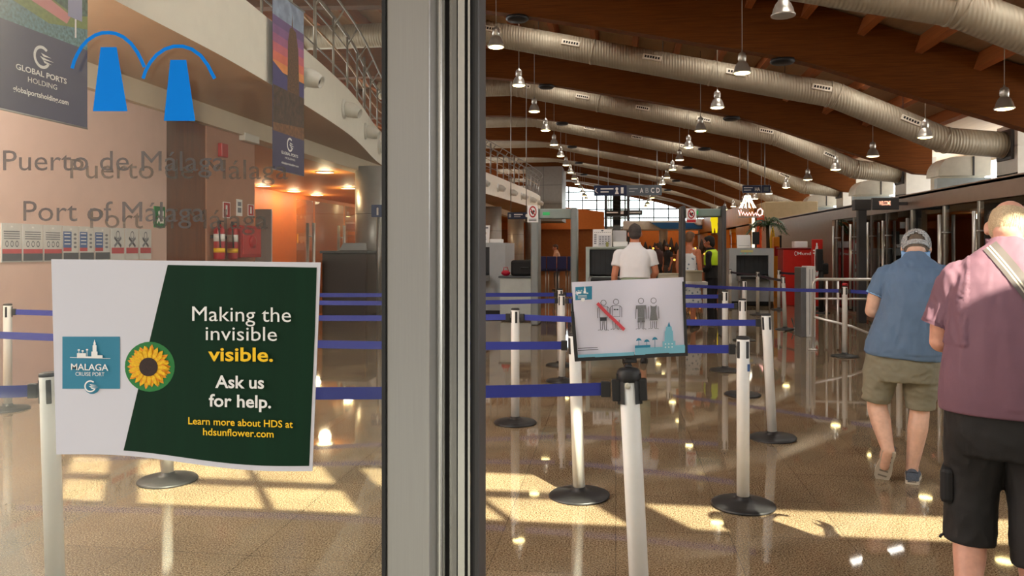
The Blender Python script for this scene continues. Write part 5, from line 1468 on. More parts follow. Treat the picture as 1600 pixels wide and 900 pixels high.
# display gondolas with goods, far centre
random.seed(11)
gl = ['dark display gondola with small warm lights, left of the woman in a sundress', 'dark display gondola behind the white shirted person', 'dark display gondola beside the officer']
for k, (px, D) in enumerate(((1050, 33), (1024, 36), (1090, 34))):
    c = atD(px, 389, D)
    t = thing('display_gondola', gl[k], 'display gondola', (c.x, c.y, 0), group='dark display gondolas')
    MB().bbox((c.x-.55, c.y, 0), (c.x+.55, c.y+.6, 1.3), .02).build('body', M_wood, t, t.location)
    for j in range(5):
        x = c.x-.45+.22*j; hh = random.uniform(.3, .75)
        MB().lathe([(.09, 1.3), (.12, 1.3+hh*.4), (.06, 1.3+hh*.8), (.02, 1.3+hh)], c=(x, c.y+.3, 0), n=8).build('goods', mat('dark goods', (46, 30, 22), .6, var=.4), t, t.location)
    for j in range(6):
        MB().ball((c.x-.5+.2*j, c.y-.01, 1.05+.25*((j*7) % 3)), .05, n=8).build('warm_light', mat('warm bulb', (255, 190, 90), .4, emit=(255, 170, 70), estr=2.0), t, t.location)
# ================================================================= PEOPLE
def blob(mb, voxel, it=6, wr=None):
    """one continuous smooth surface out of overlapping closed shells"""
    me = bpy.data.meshes.new('figure')
    me.from_pydata([tuple(p) for p in mb.v], [], mb.f)
    bm = bmesh.new(); bm.from_mesh(me); bmesh.ops.recalc_face_normals(bm, faces=bm.faces); bm.to_mesh(me); bm.free()
    ob = bpy.data.objects.new('figure', me); COL.objects.link(ob)
    r = ob.modifiers.new('r', 'REMESH'); r.mode = 'VOXEL'; r.voxel_size = voxel; r.use_smooth_shade = True
    if it:
        sm = ob.modifiers.new('s', 'SMOOTH'); sm.factor = .5; sm.iterations = it
    dg = bpy.context.evaluated_depsgraph_get(); dg.update()
    out = bpy.data.meshes.new_from_object(ob.evaluated_get(dg))
    bpy.data.objects.remove(ob); bpy.data.meshes.remove(me)
    if wr:
        for v in out.vertices:
            d = wr(v.co, v.normal)
            if d: v.co = v.co + v.normal * d
    for p in out.polygons: p.use_smooth = True
    out.update()
    return out
def put_mesh(name, me, m, parent):
    me.materials.clear(); me.materials.append(m); me.name = name
    o = bpy.data.objects.new(name, me); COL.objects.link(o); o.parent = parent; return o
def smoothpath(P, R, n=5):
    P = [Vector(p) for p in P]
    if len(P) < 3:
        return [P[0].lerp(P[1], i/n) for i in range(n+1)], [R[0]+(R[1]-R[0])*i/n for i in range(n+1)]
    Q = [P[0]*2-P[1]] + P + [P[-1]*2-P[-2]]; pts = []; rs = []
    for i in range(1, len(Q)-2):
        for k in range(n):
            t = k/n; p0, p1, p2, p3 = Q[i-1:i+3]
            pts.append(.5*((2*p1)+(p2-p0)*t+(2*p0-5*p1+4*p2-p3)*t*t+(3*p1-p0-3*p2+p3)*t**3)); rs.append(R[i-1]+(R[i]-R[i-1])*t)
    pts.append(P[-1]); rs.append(R[-1]); return pts, rs
def limb(mb, P, R, caps=(True, True), n=14):
    p, r = smoothpath(P, R); mb.tube(p, r, n)
    if caps[0]: mb.ball(p[0], r[0], n=n)
    if caps[1]: mb.ball(p[-1], r[-1], n=n)
def torso(mb, rings, n=28, ex=2.4, grow=0.0):
    out = []; C = [Vector((a, b, c)) for a, b, c, _, _ in rings]
    for i, (a, b, c, hw, hd) in enumerate(rings):
        t = (C[min(len(C)-1, i+1)] - C[max(0, i-1)]).normalized()
        ax = Vector((1, 0, 0)); ax = (ax - t*ax.dot(t)).normalized(); ay = t.cross(ax)
        if ay.y < 0: ay = -ay
        rg = []
        for k in range(n):
            w = 2*math.pi*k/n; cw, sw = math.cos(w), math.sin(w)
            rg.append(C[i] + ax*((hw+grow)*math.copysign(abs(cw)**(2/ex), cw)) + ay*((hd+grow)*math.copysign(abs(sw)**(2/ex), sw)))
        out.append(rg)
    mb.loft(out)
def hand(mb, w, d, side, palm_n, s=1.0):
    """w wrist, d finger direction, palm_n back-of-hand normal; side +1 right hand"""
    w = Vector(w); d = Vector(d).normalized(); nrm = Vector(palm_n); nrm = (nrm - d*nrm.dot(d)).normalized(); x = d.cross(nrm).normalized()
    R = Matrix((x, d, nrm)).transposed().to_4x4()
    mb.ball(w + d*.05*s, (.041*s, .055*s, .017*s), n=14, M=R)
    for k, (o, L) in enumerate(((-.030, .068), (-.010, .078), (.011, .074), (.031, .058))):
        b = w + d*.085*s + x*o*s
        p1 = b + d*L*.45*s - nrm*.012*s; p2 = p1 + d*L*.3*s - nrm*.022*s; p3 = p2 + d*L*.12*s - nrm*.024*s
        limb(mb, [b - d*.03*s, b, p1, p2, p3], [.009*s, .009*s, .0085*s, .008*s, .007*s], n=8)
    tb = w + d*.02*s - x*.028*s*side
    limb(mb, [tb, tb + d*.03*s - x*.026*s*side - nrm*.012*s, tb + d*.062*s - x*.03*s*side - nrm*.026*s], [.012*s, .0105*s, .008*s], n=8)
def head_shells(mb, c, Rh, s=1.0):
    c = Vector(c); T = lambda p: c + Rh @ (Vector(p)*s)
    def b(p, r): mb.ball(T(p), tuple(v*s for v in r), n=18, M=Rh)
    b((0, -.005, .012), (.077, .098, .108)); b((0, .03, -.055), (.058, .066, .062)); b((0, .065, -.09), (.03, .026, .022))
    b((0, -.04, -.035), (.06, .055, .06)); b((0, .085, .02), (.045, .018, .014))
    limb(mb, [T((0, .093, .012)), T((0, .112, -.022))], [.009*s, .015*s], n=8)
    b((0, .093, -.058), (.022, .012, .007)); b((0, .09, -.067), (.02, .012, .007))
    for sx in (-1, 1):
        M2 = Rh @ Matrix.Rotation(sx*.35, 4, 'Z')
        mb.ball(T((sx*.083, -.005, -.012)), (.010*s, .020*s, .033*s), n=12, M=M2)
        mb.ball(T((sx*.080, .002, -.03)), (.010*s, .012*s, .014*s), n=10, M=M2)
def face_parts(t, c, Rh, s, eye=(70, 60, 50)):
    c = Vector(c); T = lambda p: c + Rh @ (Vector(p)*s)
    for sx in (-1, 1):
        o = MB().ball(T((sx*.031, .082, .002)), .0125*s, n=12).build('eye', mat('eye white', (230, 228, 222), .2), t)
        MB().ball(T((sx*.031, .0915, .002)), .006*s, n=10).build('iris', mat('iris', eye, .2), o)
    MB().ball(T((0, .1005, -.0625)), (.018*s, .004*s, .004*s), n=10, M=Rh).build('mouth', mat('lips', (160, 90, 84), .5), t)
def shoe(t, heel, toe, up, mU, mS, w=.048, h=.085):
    heel = Vector(heel); toe = Vector(toe); d = (toe-heel); L = d.length; d.normalize(); up = Vector(up); up = (up - d*up.dot(d)).normalized(); x = d.cross(up)
    prof = [(-.02, .55, .0), (.0, .75, .9), (.08, .82, 1.0), (.2, .78, 1.0), (.35, .8, .95), (.5, .92, .75), (.68, 1.0, .58), (.85, .92, .48), (.96, .6, .36), (1.0, .25, .2)]
    rg = []; so = []
    for f, ww, hh in prof:
        c = heel + d*(L*f); r = []
        for k in range(17):
            a = math.pi*k/16; r.append(c + x*(w*ww*math.cos(a)) + up*(.012 + max(.02, h*hh)*math.sin(a)**.7 if 0 < k < 16 else .012))
        rg.append(r)
    sh = MB(); sh.loft(rg); o = sh.build('shoe', mU, t)
    ol = [heel + d*(L*f) + x*(w*ww*1.06) for f, ww, _ in prof]; ol2 = [heel + d*(L*f) - x*(w*ww*1.06) for f, ww, _ in prof]
    pl = ol + ol2[::-1]
    MB().prism(pl, up*.022).build('sole', mS, o)
    sm = MB(); 
    for j in range(5):
        f = .12+.16*j; sm.add([heel + d*(L*f) + x*w*.55 - up*.002, heel + d*(L*(f+.05)) + x*w*.55 - up*.002, heel + d*(L*(f+.05)) - x*w*.55 - up*.002, heel + d*(L*f) - x*w*.55 - up*.002], [(0, 1, 2, 3)])
    sm.build('tread', mat('tread grey', (120, 112, 100), .8), o)
    MB().tube([heel + x*w*.72 + up*.075 + d*L*.03, heel + up*.082 - d*L*.012, heel - x*w*.72 + up*.075 + d*L*.03], .006, 6).build('heel_tab', mU, o)
    return o
def wrinkle(amp, sc, st=(1, 1, 1), off=0.0):
    def f(co, n):
        p = Vector((co.x*st[0]*sc + off, co.y*st[1]*sc, co.z*st[2]*sc))
        v = noise.noise(p); w = 1 - abs(noise.noise(p*1.7 + Vector((5, 3, 1))))*2.2
        return amp*(.55*v + .6*max(-.4, w)*.5)
    return f
def heading(px, D):
    p = atD(px, 389, D); p.z = 0; d = ray(px, 389)
    return p, math.atan2(-d.x, d.y)
SK_pink = mat('sunburnt skin', (204, 152, 130), .5, var=.10, scale=30)
SK_tan = mat('fair skin', (208, 166, 142), .5, var=.10, scale=30)
SK_brown = mat('tanned skin', (186, 116, 84), .5, var=.08, scale=30)

# ---------------------------------------------------------------- person in the pink polo
pp_, rz = heading(1585, 2.97)
t = thing('person', 'person in a mauve polo shirt and black shorts with a striped shoulder strap, back turned', 'person', pp_, rz)
RH = Matrix.Rotation(math.radians(-24), 4, 'X') @ Matrix.Rotation(math.radians(4), 4, 'Y')
hc = (-.022, .165, 1.618)
body = MB()
TR = [(-.03, 0, .78, .22, .16), (-.03, 0, .92, .235, .18), (-.03, .0, 1.05, .22, .175), (-.03, .0, 1.18, .205, .16), (-.03, .02, 1.30, .205, .14), (-.03, .045, 1.40, .18, .11), (-.03, .08, 1.47, .10, .08), (-.027, .10, 1.50, .06, .06)]
torso(body, TR)
limb(body, [(-.03, .085, 1.45), (-.025, .125, 1.53), (-.022, .155, 1.60)], [.072, .066, .064])
head_shells(body, hc, RH, 1.03)
body.ball((-.024, .09, 1.565), (.06, .03, .035), n=12)
AL = [(-.215, .03, 1.375), (-.265, .03, 1.22), (-.282, .045, 1.10)]; FL = [(-.282, .045, 1.095), (-.25, .19, 1.07), (-.215, .31, 1.09)]
limb(body, AL, [.062, .058, .05]); limb(body, FL, [.052, .047, .031])
AR = [(.155, .03, 1.375), (.205, .03, 1.22), (.222, .045, 1.10)]; FR = [(.222, .045, 1.095), (.19, .19, 1.07), (.155, .31, 1.09)]
limb(body, AR, [.062, .058, .05]); limb(body, FR, [.052, .047, .031])
hand(body, FL[-1], (.25, .9, .1), -1, (-.9, .2, .3)); hand(body, FR[-1], (-.25, .9, .1), 1, (.9, .2, .3))
for hx, kx, ax_, ay in ((-.13, -.165, -.172, -.16), (.06, .075, .085, .02)):
    limb(body, [(hx, 0, .85), (kx, .03, .40), (kx-.002, .02 if hx > 0 else -.04, .16), (ax_, ay, -.09 if hx > 0 else .0)], [.10, .068, .066, .042])
    limb(body, [(ax_, ay, -.10 if hx > 0 else -.005), (ax_-.01, ay+.12, -.15 if hx > 0 else -.13)], [.04, .03])
put_mesh('body', blob(body, .0075, 3), SK_pink, t)
face_parts(t, hc, RH, 1.03)
shirt = MB()
TORS = [(-.03, 0, .803, .262, .192), (-.03, 0, .87, .264, .196), (-.03, 0, .96, .256, .195), (-.03, 0, 1.06, .240, .186), (-.03, 0, 1.16, .226, .172), (-.03, .01, 1.26, .222, .158), (-.03, .025, 1.35, .222, .142), (-.03, .045, 1.42, .196, .118), (-.03, .07, 1.47, .145, .095), (-.028, .095, 1.515, .088, .082), (-.026, .11, 1.535, .076, .076)]
torso(shirt, TORS)
for sx, A in ((-1, AL), (1, AR)):
    c0 = Vector(A[0]); c2 = c0 + (Vector(A[1])-c0)*1.32
    p, r = smoothpath([c0 + Vector((-sx*.06, .02, .025)), c0, c0 + (c2-c0)*.5, c2], [.07, .078, .078, .083]); shirt.tube(p, r, 18); shirt.ball(p[0], .07); shirt.ball(c0 + Vector((sx*-.01, 0, .0)), .08)
M_mauve = mat('mauve jersey', (108, 76, 90), .75, var=.03, scale=20, bump=.06, bscale=300)
me = blob(shirt, .0085, 2, lambda co, n: wrinkle(.022, 11, (1.7, 1.2, .35), 2)(co, n) * (1.0 if co.x < -.17 and co.z > 1.1 else .28) if co.z > .84 else 0)
sh_o = put_mesh('polo_shirt', me, M_mauve, t)
dg = bpy.context.evaluated_depsgraph_get()
from mathutils.bvhtree import BVHTree
def bvh(me): return BVHTree.FromPolygons([v.co.copy() for v in me.vertices], [list(p.vertices) for p in me.polygons])
tree = bvh(me)
def hit(x, z, back=True):
    h = tree.ray_cast(Vector((x, -1.2 if back else 1.2, z)), Vector((0, 1 if back else -1, 0)))
    return h[0]
# collar, cuffs
mb = MB(); rg = []
for z, r, y in ((1.500, .088, .085), (1.545, .078, .112), (1.566, .080, .122), (1.560, .072, .124), (1.52, .07, .10)):
    rg.append([Vector((-.027 + r*1.06*math.cos(2*math.pi*k/24), y + r*math.sin(2*math.pi*k/24), z - .18*r*math.sin(2*math.pi*k/24)*(-1)*.6)) for k in range(24)])
mb.loft(rg, cap=False).build('collar', M_mauve, sh_o)
for sx, A in ((-1, AL), (1, AR)):
    c0 = Vector(A[0]); dd = (Vector(A[1])-c0); e = c0 + dd*1.33
    MB().tube([e - dd*.09, e + dd*.01], [.0845, .086], 24, cap=False).build('cuff', mat('mauve rib', (96, 64, 78), .8, var=.04), sh_o)
# shoulder strap lying on the back
rows = []
prev = None
for i in range(25):
    f = i/24; x = -.092 + f*.335; z = 1.535 - .40*f - .16*f*f
    a = hit(x, z)
    if a is None: continue
    rows.append(a)
mb = MB(); L_ = []; band = [(-.024, 0), (-.012, 1), (-.006, 0), (.0, 1), (.006, 0), (.012, 1), (.0, 0)]
offs = [-.031, -.015, -.009, -.003, .003, .011, .031]
cols = [0, 1, 0, 1, 0, 0]
grid = []
for i, p in enumerate(rows):
    d = (rows[min(len(rows)-1, i+1)] - rows[max(0, i-1)]).normalized(); sd = Vector((0, -1, 0)).cross(d).normalized()
    r = []
    for o_ in offs:
        q_ = p + sd*o_; h = hit(q_.x, q_.z); y = (h.y if h is not None and abs(h.y-p.y) < .05 else p.y)
        r.append(Vector((q_.x, min(y, p.y+.02)-.006, q_.z)))
    grid.append(r)
for j in range(len(offs)-1): mb.sheet([[r[j], r[j+1]] for r in grid], cols[j])
for j in (0, len(offs)-1): mb.sheet([[r[j], r[j]+Vector((0, .006, 0))] for r in grid], 0)
mb.build('shoulder_strap', [mat('strap grey', (84, 76, 74), .7, var=.05), mat('strap cream stripe', (176, 170, 154), .7)], t)
# hair fringe on the lower back of the head
mb = MB(); g = []
for i in range(9):
    ph = math.radians(62 + 68*i/8); row = []
    for k in range(25):
        th = math.radians(180 + 8 + (164)*k/24)
        row.append(Vector(hc) + RH @ (Vector((.0795*math.sin(ph)*math.cos(th), -.005 + .1005*math.sin(ph)*math.sin(th), .012 + .110*math.cos(ph)))*1.03))
    g.append(row)
mb.sheet(g)
for q_ in range(260):
    i = random.randint(0, 7); k = random.randint(0, 23); p = g[i][k].lerp(g[i+1][k+1], random.random()); n_ = (p - Vector(hc)).normalized()
    dn = Vector((0, 0, -1)); dn = (dn - n_*dn.dot(n_)).normalized()
    e = p + n_*.004 + dn*.02; s_ = n_.cross(dn)*.0012
    mb.add([p - s_, p + s_, e], [(0, 1, 2)])
mb.build('hair', mat('short white blond hair', (186, 164, 132), .7, var=.25, scale=200), t)
# shorts
sb = MB(); torso(sb, [(-.03, 0, .62, .215, .15), (-.03, 0, .72, .232, .165), (-.03, 0, .83, .235, .17)])
for hx, kx, hx2, hz, r0 in ((-.135, -.160, -.168, .205, .128), (.075, .078, .088, .15, .13)):
    p, r = smoothpath([(hx, 0, .80), ((hx+kx)/2, .01, .62), (kx, .03, .45), (hx2, .01, hz)], [r0, .125, .108, .104]); sb.tube(p, r, 22)
    sb.ball(p[0], r0)
def wr2(co, n): return wrinkle(.013, 8, (1.2, 1.2, .8), 7)(co, n) if co.z > .22 else 0
sho = put_mesh('shorts', blob(sb, .009, 2, wr2), mat('black cotton', (17, 15, 15), .75, var=.12, bump=.05, bscale=200), t)
MB().bbox((-.281, -.07, .38), (-.225, .09, .54), .02).build('cargo_pocket', mat('black cotton', (17, 15, 15)), sho)
MB().tube([(-.262, -.02, .235), (-.278, -.03, .225), (-.283, -.03, .215)], .006, 6).build('drawcord', M_black, sho)
M_sole = mat('pale sole', (186, 176, 158), .6); M_bshoe = mat('black shoe', (28, 27, 28), .6)
shoe(t, (-.178, -.21, -.035), (-.205, .035, -.192), (0, .5, .85), M_bshoe, M_black); shoe(t, (.088, -.05, -.194), (.11, .25, -.194), (0, 0, 1), M_bshoe, M_black)
t.scale = (.887, .887, .887)
for ch in t.children: ch.location.z += .194

# ---------------------------------------------------------------- person in the blue polo
pp_, rz = heading(1402, 5.05)
t = thing('person', 'person in a blue polo shirt, olive shorts and grey cap walking away', 'person', pp_, rz)
RH = Matrix.Rotation(math.radians(-30), 4, 'X')
hc = (.113, .195, 1.524)
body = MB()
BT = [(.03, 0, .78, .19, .12), (.05, 0, .95, .18, .125), (.08, 0, 1.1, .17, .12), (.10, .01, 1.22, .17, .12), (.105, .04, 1.34, .17, .105), (.105, .075, 1.42, .10, .075), (.105, .09, 1.45, .06, .058)]
torso(body, BT)
limb(body, [(.105, .08, 1.40), (.108, .125, 1.46), (.112, .17, 1.51)], [.07, .062, .06])
head_shells(body, hc, RH)
AL = [(-.072, .04, 1.335), (-.125, .03, 1.21), (-.150, .035, 1.105)]; FL = [(-.150, .035, 1.105), (-.125, .16, 1.09), (-.06, .28, 1.10)]
AR = [(.282, .04, 1.335), (.335, .03, 1.21), (.36, .035, 1.105)]; FR = [(.36, .035, 1.105), (.335, .16, 1.09), (.27, .28, 1.10)]
for A in (AL, AR): limb(body, A, [.056, .052, .046])
for A in (FL, FR): limb(body, A, [.047, .042, .029])
hand(body, FL[-1], (.5, .8, .1), -1, (-.8, .3, .4)); hand(body, FR[-1], (-.5, .8, .1), 1, (.8, .3, .4))
limb(body, [(-.07, 0, .8), (-.122, .03, .52), (-.098, -.01, .38), (-.055, -.085, .215)], [.09, .062, .064, .040])
limb(body, [(-.055, -.085, .21), (-.075, -.05, .10)], [.042, .035])
limb(body, [(.13, 0, .8), (.132, .05, .50), (.118, .02, .34), (.086, .0, .10)], [.09, .060, .062, .038])
limb(body, [(.086, 0, .085), (.088, .12, .04)], [.04, .03])
put_mesh('body', blob(body, .0075, 3), SK_tan, t)
face_parts(t, hc, RH, 1.0)
shirt = MB()
torso(shirt, [(.032, 0, .812, .228, .160), (.036, 0, .87, .226, .162), (.058, 0, .98, .208, .158), (.082, 0, 1.08, .196, .152), (.10, .0, 1.18, .19, .146), (.105, .015, 1.27, .196, .138), (.105, .04, 1.355, .182, .118), (.105, .065, 1.405, .14, .095), (.107, .09, 1.445, .085, .078), (.108, .105, 1.465, .072, .072)])
for sx, A in ((-1, AL), (1, AR)):
    c0 = Vector(A[0]); c2 = c0 + (Vector(A[1])-c0)*1.0
    p, r = smoothpath([c0 + Vector((-sx*.06, .02, .025)), c0, c0 + (c2-c0)*.5, c2], [.062, .068, .066, .066]); shirt.tube(p, r, 18); shirt.ball(p[0], .062); shirt.ball(c0, .068)
M_blue = mat('blue jersey', (84, 108, 136), .75, var=.06, scale=14, bump=.06, bscale=300)
me = blob(shirt, .0085, 2, lambda co, n: wrinkle(.017, 9, (1.5, 1.2, .6), 4)(co, n) if co.z > .84 else 0)
sh_o = put_mesh('polo_shirt', me, M_blue, t)
M_lblue = mat('light blue collar', (128, 170, 214), .7)
mb = MB(); rg = []
for z, r, y in ((1.435, .086, .08), (1.478, .080, .105), (1.506, .083, .118), (1.497, .075, .12), (1.45, .07, .10)):
    rg.append([Vector((.109 + r*1.05*math.cos(2*math.pi*k/24), y + r*math.sin(2*math.pi*k/24), z + .1*r*math.sin(2*math.pi*k/24))) for k in range(24)])
mb.loft(rg, cap=False).build('collar', M_lblue, sh_o)
for sx, A in ((-1, AL), (1, AR)):
    c0 = Vector(A[0]); dd = (Vector(A[1])-c0); e = c0 + dd
    MB().tube([e - dd*.10, e + dd*.015], [.0675, .069], 24, cap=False).build('cuff', M_lblue, sh_o)
sb = MB(); torso(sb, [(.03, 0, .66, .19, .13), (.03, 0, .74, .205, .14), (.032, 0, .84, .205, .14)])
for P_, hz in (([(-.075, 0, .80), (-.10, .01, .68), (-.118, .02, .58), (-.128, .025, .505)], 0), ([(.135, 0, .80), (.138, .02, .68), (.136, .04, .56), (.135, .045, .475)], 0)):
    p, r = smoothpath(P_, [.115, .108, .094, .088]); sb.tube(p, r, 22); sb.ball(p[0], .115)
put_mesh('shorts', blob(sb, .0085, 2, lambda co, n: wrinkle(.017, 11, (1, 1, 1.3), 3)(co, n) if co.z > .52 else 0), mat('olive cotton', (122, 118, 100), .8, var=.08, bump=.05, bscale=200), t)
# cap with a back opening
mb = MB(); g = []
RC = RH; cc = Vector(hc) + RH @ Vector((0, -.002, .022))
def cap_pt(ph, th, s=1.0): return cc + RC @ Vector((.0885*s*math.sin(ph)*math.cos(th), .109*s*math.sin(ph)*math.sin(th), .112*s*math.cos(ph)))
for k in range(40):
    th0, th1 = 2*math.pi*k/40, 2*math.pi*(k+1)/40
    for i in range(14):
        p0, p1 = math.radians(113)*i/14, math.radians(113)*(i+1)/14
        tm = (th0+th1)/2; pm = (p0+p1)/2
        da = math.atan2(math.sin(tm+math.pi/2), math.cos(tm+math.pi/2)) # angle from the back
        if abs(da) < .62 and math.degrees(pm) > 66 + 22*(da/.62)**2 and math.degrees(pm) < 94: continue
        q4 = [cap_pt(p0, th0), cap_pt(p0, th1), cap_pt(p1, th1), cap_pt(p1, th0)]
        mb.add(q4, [(0, 1, 2, 3)], 0, True)
M_cap = mat('grey cap cloth', (172, 174, 176), .85, var=.12, scale=120)
cap_o = mb.build('cap', M_cap, t)
sd_ = cap_o.modifiers.new('solid', 'SOLIDIFY'); sd_.thickness = .004; sd_.offset = 1
vis = []
for i in range(5):
    row = []
    for k in range(13):
        a = math.radians(20 + 140*k/12); rr = i/4
        row.append(cc + RC @ Vector((.088*math.cos(a)*(1+.05*rr), .106*math.sin(a) + .07*rr*math.sin(a), -.012 - .012*rr + .012*math.cos(2*a)*rr)))
    vis.append(row)
mb = MB(); mb.sheet(vis); mb.sheet([[p + Vector((0, 0, .004)) for p in r] for r in vis]); mb.build('visor', M_cap, cap_o)
MB().ball(tuple(cap_pt(0, 0, 1.02)), .008, n=10).build('button', M_cap, cap_o)
mb = MB(); g = []
for i in range(8):
    ph = math.radians(60 + 62*i/7)
    g.append([Vector(hc) + RH @ Vector((.079*math.sin(ph)*math.cos(math.radians(192 + 156*k/20)), -.005 + .1*math.sin(ph)*math.sin(math.radians(192 + 156*k/20)), .012 + .110*math.cos(ph))) for k in range(21)])
mb.sheet(g).build('hair', mat('grey brown hair', (96, 84, 72), .8, var=.3, scale=200), t)
M_denim = mat('grey denim shoe', (74, 82, 94), .8, var=.2, scale=120)
shoe(t, (-.046, -.115, .205), (-.100, -.02, -.03+.012), (.05, .9, .43), M_denim, M_sole)
shoe(t, (.086, -.055, 0), (.098, .215, 0), (0, 0, 1), M_denim, M_sole)

# ---------------------------------------------------------------- generic standing figures
def person(px, D, lab, H=1.75, turn=0.0, skin=SK_brown, top=None, bottom=None, hairc=(60, 46, 36), sleeve=.5, legs='long', hem=.93, arms=None, lean=0.0, vox=.011, dress=False, vest=None, belly=0.0, shoes=M_bshoe, longhair=False):
    p, rz = heading(px, D)
    t = thing('person', lab, 'person', p, rz + turn)
    k = H/1.75
    V = lambda x, y, z: Vector((x*k, (y + lean*max(0, z-.9))*k, z*k))
    b = MB()
    TR = [(0, 0, .82, .165, .11), (0, 0, .95, .165, .112), (0, 0, 1.08, .15, .108+belly), (0, 0, 1.2, .16, .112), (0, .005, 1.32, .175, .108), (0, .01, 1.41, .15, .085), (0, .02, 1.46, .075, .065), (0, .025, 1.49, .055, .055)]
    def tr(L, g=0): return [(*V(a, y, z), (w+g)*k, (d+g)*k) for a, y, z, w, d in L]
    torso(b, tr(TR))
    limb(b, [V(0, .02, 1.45), V(0, .035, 1.52), V(0, .04, 1.58)], [.058*k, .054*k, .055*k])
    hc = V(0, .055, 1.635); RH = Matrix.Rotation(math.radians(-8), 4, 'X')
    head_shells(b, hc, RH, k)
    A = arms or [[(-.185, .01, 1.39), (-.225, .0, 1.12), (-.23, .08, .87)], [(.185, .01, 1.39), (.225, .0, 1.12), (.23, .08, .87)]]
    for sx, a in ((-1, A[0]), (1, A[1])):
        a = [V(*q_) for q_ in a]
        limb(b, [a[0], a[0].lerp(a[1], .5), a[1]], [.052*k, .048*k, .041*k]); limb(b, [a[1], a[1].lerp(a[2], .5), a[2]], [.042*k, .038*k, .027*k])
        dd = (a[2]-a[1]).normalized(); hand(b, a[2], dd, sx, (sx, .1, .1), k)
    for sx in (-1, 1):
        limb(b, [V(sx*.09, 0, .86), V(sx*.10, .01, .50), V(sx*.10, -.02, .32), V(sx*.105, -.02, .09)], [.085*k, .058*k, .055*k, .038*k])
        limb(b, [V(sx*.105, -.02, .08), V(sx*.115, .11, .04)], [.036*k, .028*k])
    put_mesh('body', blob(b, vox*.75, 2), skin, t)
    face_parts(t, hc, RH, k)
    s = MB(); g = .018
    if dress:
        torso(s, tr([(0, 0, .45, .24, .19), (0, 0, .65, .215, .165), (0, 0, .9, .185, .13), (0, 0, 1.08, .155, .115), (0, 0, 1.2, .165, .12), (0, .005, 1.3, .17, .115), (0, .01, 1.34, .15, .105)], .006))
        for sx in (-1, 1): limb(s, [V(sx*.1, -.08, 1.30), V(sx*.105, .0, 1.44), V(sx*.1, .1, 1.30)], [.022*k]*3, n=8)
        o = put_mesh('dress', blob(s, vox, 2, wrinkle(.008, 8)), top, t)
    else:
        base = [(0, 0, hem, .178, .122+belly)] + [(a, y, z, w+.004, d+(belly if z < 1.25 else 0)) for a, y, z, w, d in TR if z > hem + .05 and z < 1.47] + [(0, .03, 1.49, .062, .062)]
        torso(s, tr(base, g))
        for sx, a in ((-1, A[0]), (1, A[1])):
            a = [V(*q_) for q_ in a]; pts = [a[0] + Vector((-sx*.05*k, 0, .01*k)), a[0]]
            if sleeve <= 1: pts += [a[0].lerp(a[1], sleeve*.5), a[0].lerp(a[1], sleeve)]; rr = [.055, .064, .064, .068]
            else: pts += [a[0].lerp(a[1], .5), a[1], a[1].lerp(a[2], .85)]; rr = [.055, .062, .058, .054, .042]
            pth, rad = smoothpath(pts, [q_*k for q_ in rr]); s.tube(pth, rad, 16); s.ball(pth[0], rad[0]); s.ball(a[0], .064*k)
            if sleeve > 1: s.ball(a[1], .054*k)
        o = put_mesh('shirt', blob(s, vox, 2, wrinkle(.009, 8, (1.2, 1.2, .7), px)), top, t)
        mb = MB(); c = V(0, .03, 1.485)
        mb.loft([[c + Vector((r*math.cos(2*math.pi*q_/20), r*math.sin(2*math.pi*q_/20), z)) for q_ in range(20)] for r, z in ((.084*k, -.03), (.072*k, .02), (.075*k, .04), (.066*k, .035))], cap=False).build('collar', top, o)
        q2 = MB(); torso(q2, tr([(0, 0, .72, .165, .115), (0, 0, .85, .175, .12), (0, 0, max(.97, hem+.06), .170, .118+belly)], .008))
        for sx in (-1, 1):
            L = [V(sx*.09, 0, .84), V(sx*.10, .01, .62)] + ([V(sx*.102, .012, .47)] if legs == 'short' else [V(sx*.10, .01, .45), V(sx*.104, -.015, .07)])
            pth, rad = smoothpath(L, [.10*k, .095*k, .088*k] if legs == 'short' else [.10*k, .09*k, .078*k, .068*k]); q2.tube(pth, rad, 18); q2.ball(pth[0], rad[0])
        put_mesh('shorts' if legs == 'short' else 'trousers', blob(q2, vox, 2, wrinkle(.008, 9, (1, 1, .8), 3)), bottom, t)
    if vest:
        v2 = MB(); torso(v2, tr([(0, 0, 1.17, .19, .135), (0, 0, 1.26, .2, .135), (0, .005, 1.34, .2, .13), (0, .01, 1.42, .17, .105), (0, .02, 1.475, .085, .08)], .014)); put_mesh('safety_vest', blob(v2, vox, 2), vest, t)
    hb = MB()
    T = lambda q_: hc + RH @ (Vector(q_)*k)
    hb.ball(T((0, -.016, .03)), (.084*k, .1*k, .1*k), n=18, M=RH)
    hb.ball(T((0, -.05, -.02)), (.075*k, .06*k, (.1 if longhair else .07)*k), n=16, M=RH)
    hb.ball(T((0, .03, .075)), (.07*k, .06*k, .045*k), n=14, M=RH)
    put_mesh('hair', blob(hb, vox*.8, 2, wrinkle(.006, 40)), mat('hair %d %d %d' % hairc, hairc, .7, var=.3, scale=150), t)
    for sx in (-1, 1): shoe(t, V(sx*.105, -.09, 0), V(sx*.12, .17, 0), (0, 0, 1), shoes, M_black)
    return t
M_tee = mat('white polo cloth', (232, 234, 238), .75, var=.02)
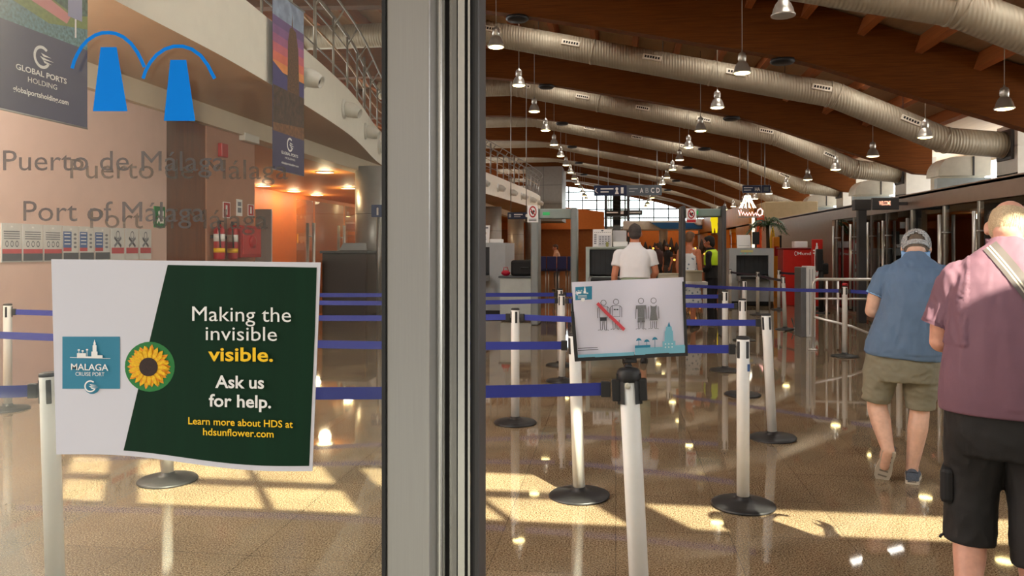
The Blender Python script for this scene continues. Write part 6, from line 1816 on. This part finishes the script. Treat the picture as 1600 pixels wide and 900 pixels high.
person(992, 10.3, 'person in a white short sleeved shirt and sage shorts, standing with back turned', H=1.85, top=M_tee, bottom=mat('sage shorts', (150, 166, 142), .8), hairc=(62, 56, 54), sleeve=.62, legs='short', hem=1.06, belly=.02, lean=.12,
       arms=[[(-.205, .01, 1.37), (-.255, -.01, 1.12), (-.27, .06, .88)], [(.205, .01, 1.37), (.262, .04, 1.14), (.17, .20, .98)]], skin=mat('ruddy skin', (198, 130, 100), .5))
def floral():
    m = mat('floral dress cloth', (206, 214, 220), .7)
    nt_ = m.node_tree; b = nt_.nodes['Principled BSDF']; vo = nt_.nodes.new('ShaderNodeTexVoronoi'); vo.inputs['Scale'].default_value = 14
    r = nt_.nodes.new('ShaderNodeValToRGB'); r.color_ramp.elements[0].position = .22; r.color_ramp.elements[0].color = lin((104, 128, 150)); r.color_ramp.elements[1].position = .34; r.color_ramp.elements[1].color = lin((214, 220, 224))
    co = nt_.nodes.new('ShaderNodeTexCoord'); nt_.links.new(co.outputs['Object'], vo.inputs['Vector']); nt_.links.new(vo.outputs['Distance'], r.inputs[0]); nt_.links.new(r.outputs[0], b.inputs['Base Color']); return m
person(1076, 14.95, 'person in a pale floral sundress with short brown hair, inside the black detector arch', H=1.85, dress=True, top=floral(), hairc=(104, 74, 50), turn=-.5)
person(1112.5, 15.6, 'security officer in black uniform with bright yellow vest, beside the black arch', H=1.78, top=mat('black uniform', (22, 22, 27), .7), bottom=mat('black uniform', (22, 22, 27)), hairc=(20, 17, 17), sleeve=1.5, hem=.9, turn=1.3, vest=mat('high visibility yellow', (206, 246, 40), .6), longhair=True,
       arms=[[(-.185, .01, 1.39), (-.21, .02, 1.12), (-.12, .24, 1.04)], [(.185, .01, 1.39), (.215, .02, 1.12), (.13, .24, 1.02)]])
person(1029, 30, 'distant person in dark clothes behind the white shirted person, left one', H=1.74, top=mat('dark red top', (70, 36, 34), .7), bottom=M_black, turn=.8, vox=.016)
person(1044, 29, 'distant person in a black top, left of the black detector arch', H=1.70, top=mat('black uniform', (22, 22, 27)), bottom=M_dkgrey, hairc=(40, 28, 22), turn=2.2, vox=.016, longhair=True)
person(870, 28, 'distant person in a pale top beyond the grey detector arch', H=1.68, top=mat('pale peach top', (206, 160, 130), .7), bottom=M_dkgrey, hairc=(70, 46, 30), turn=1.8, vox=.016)
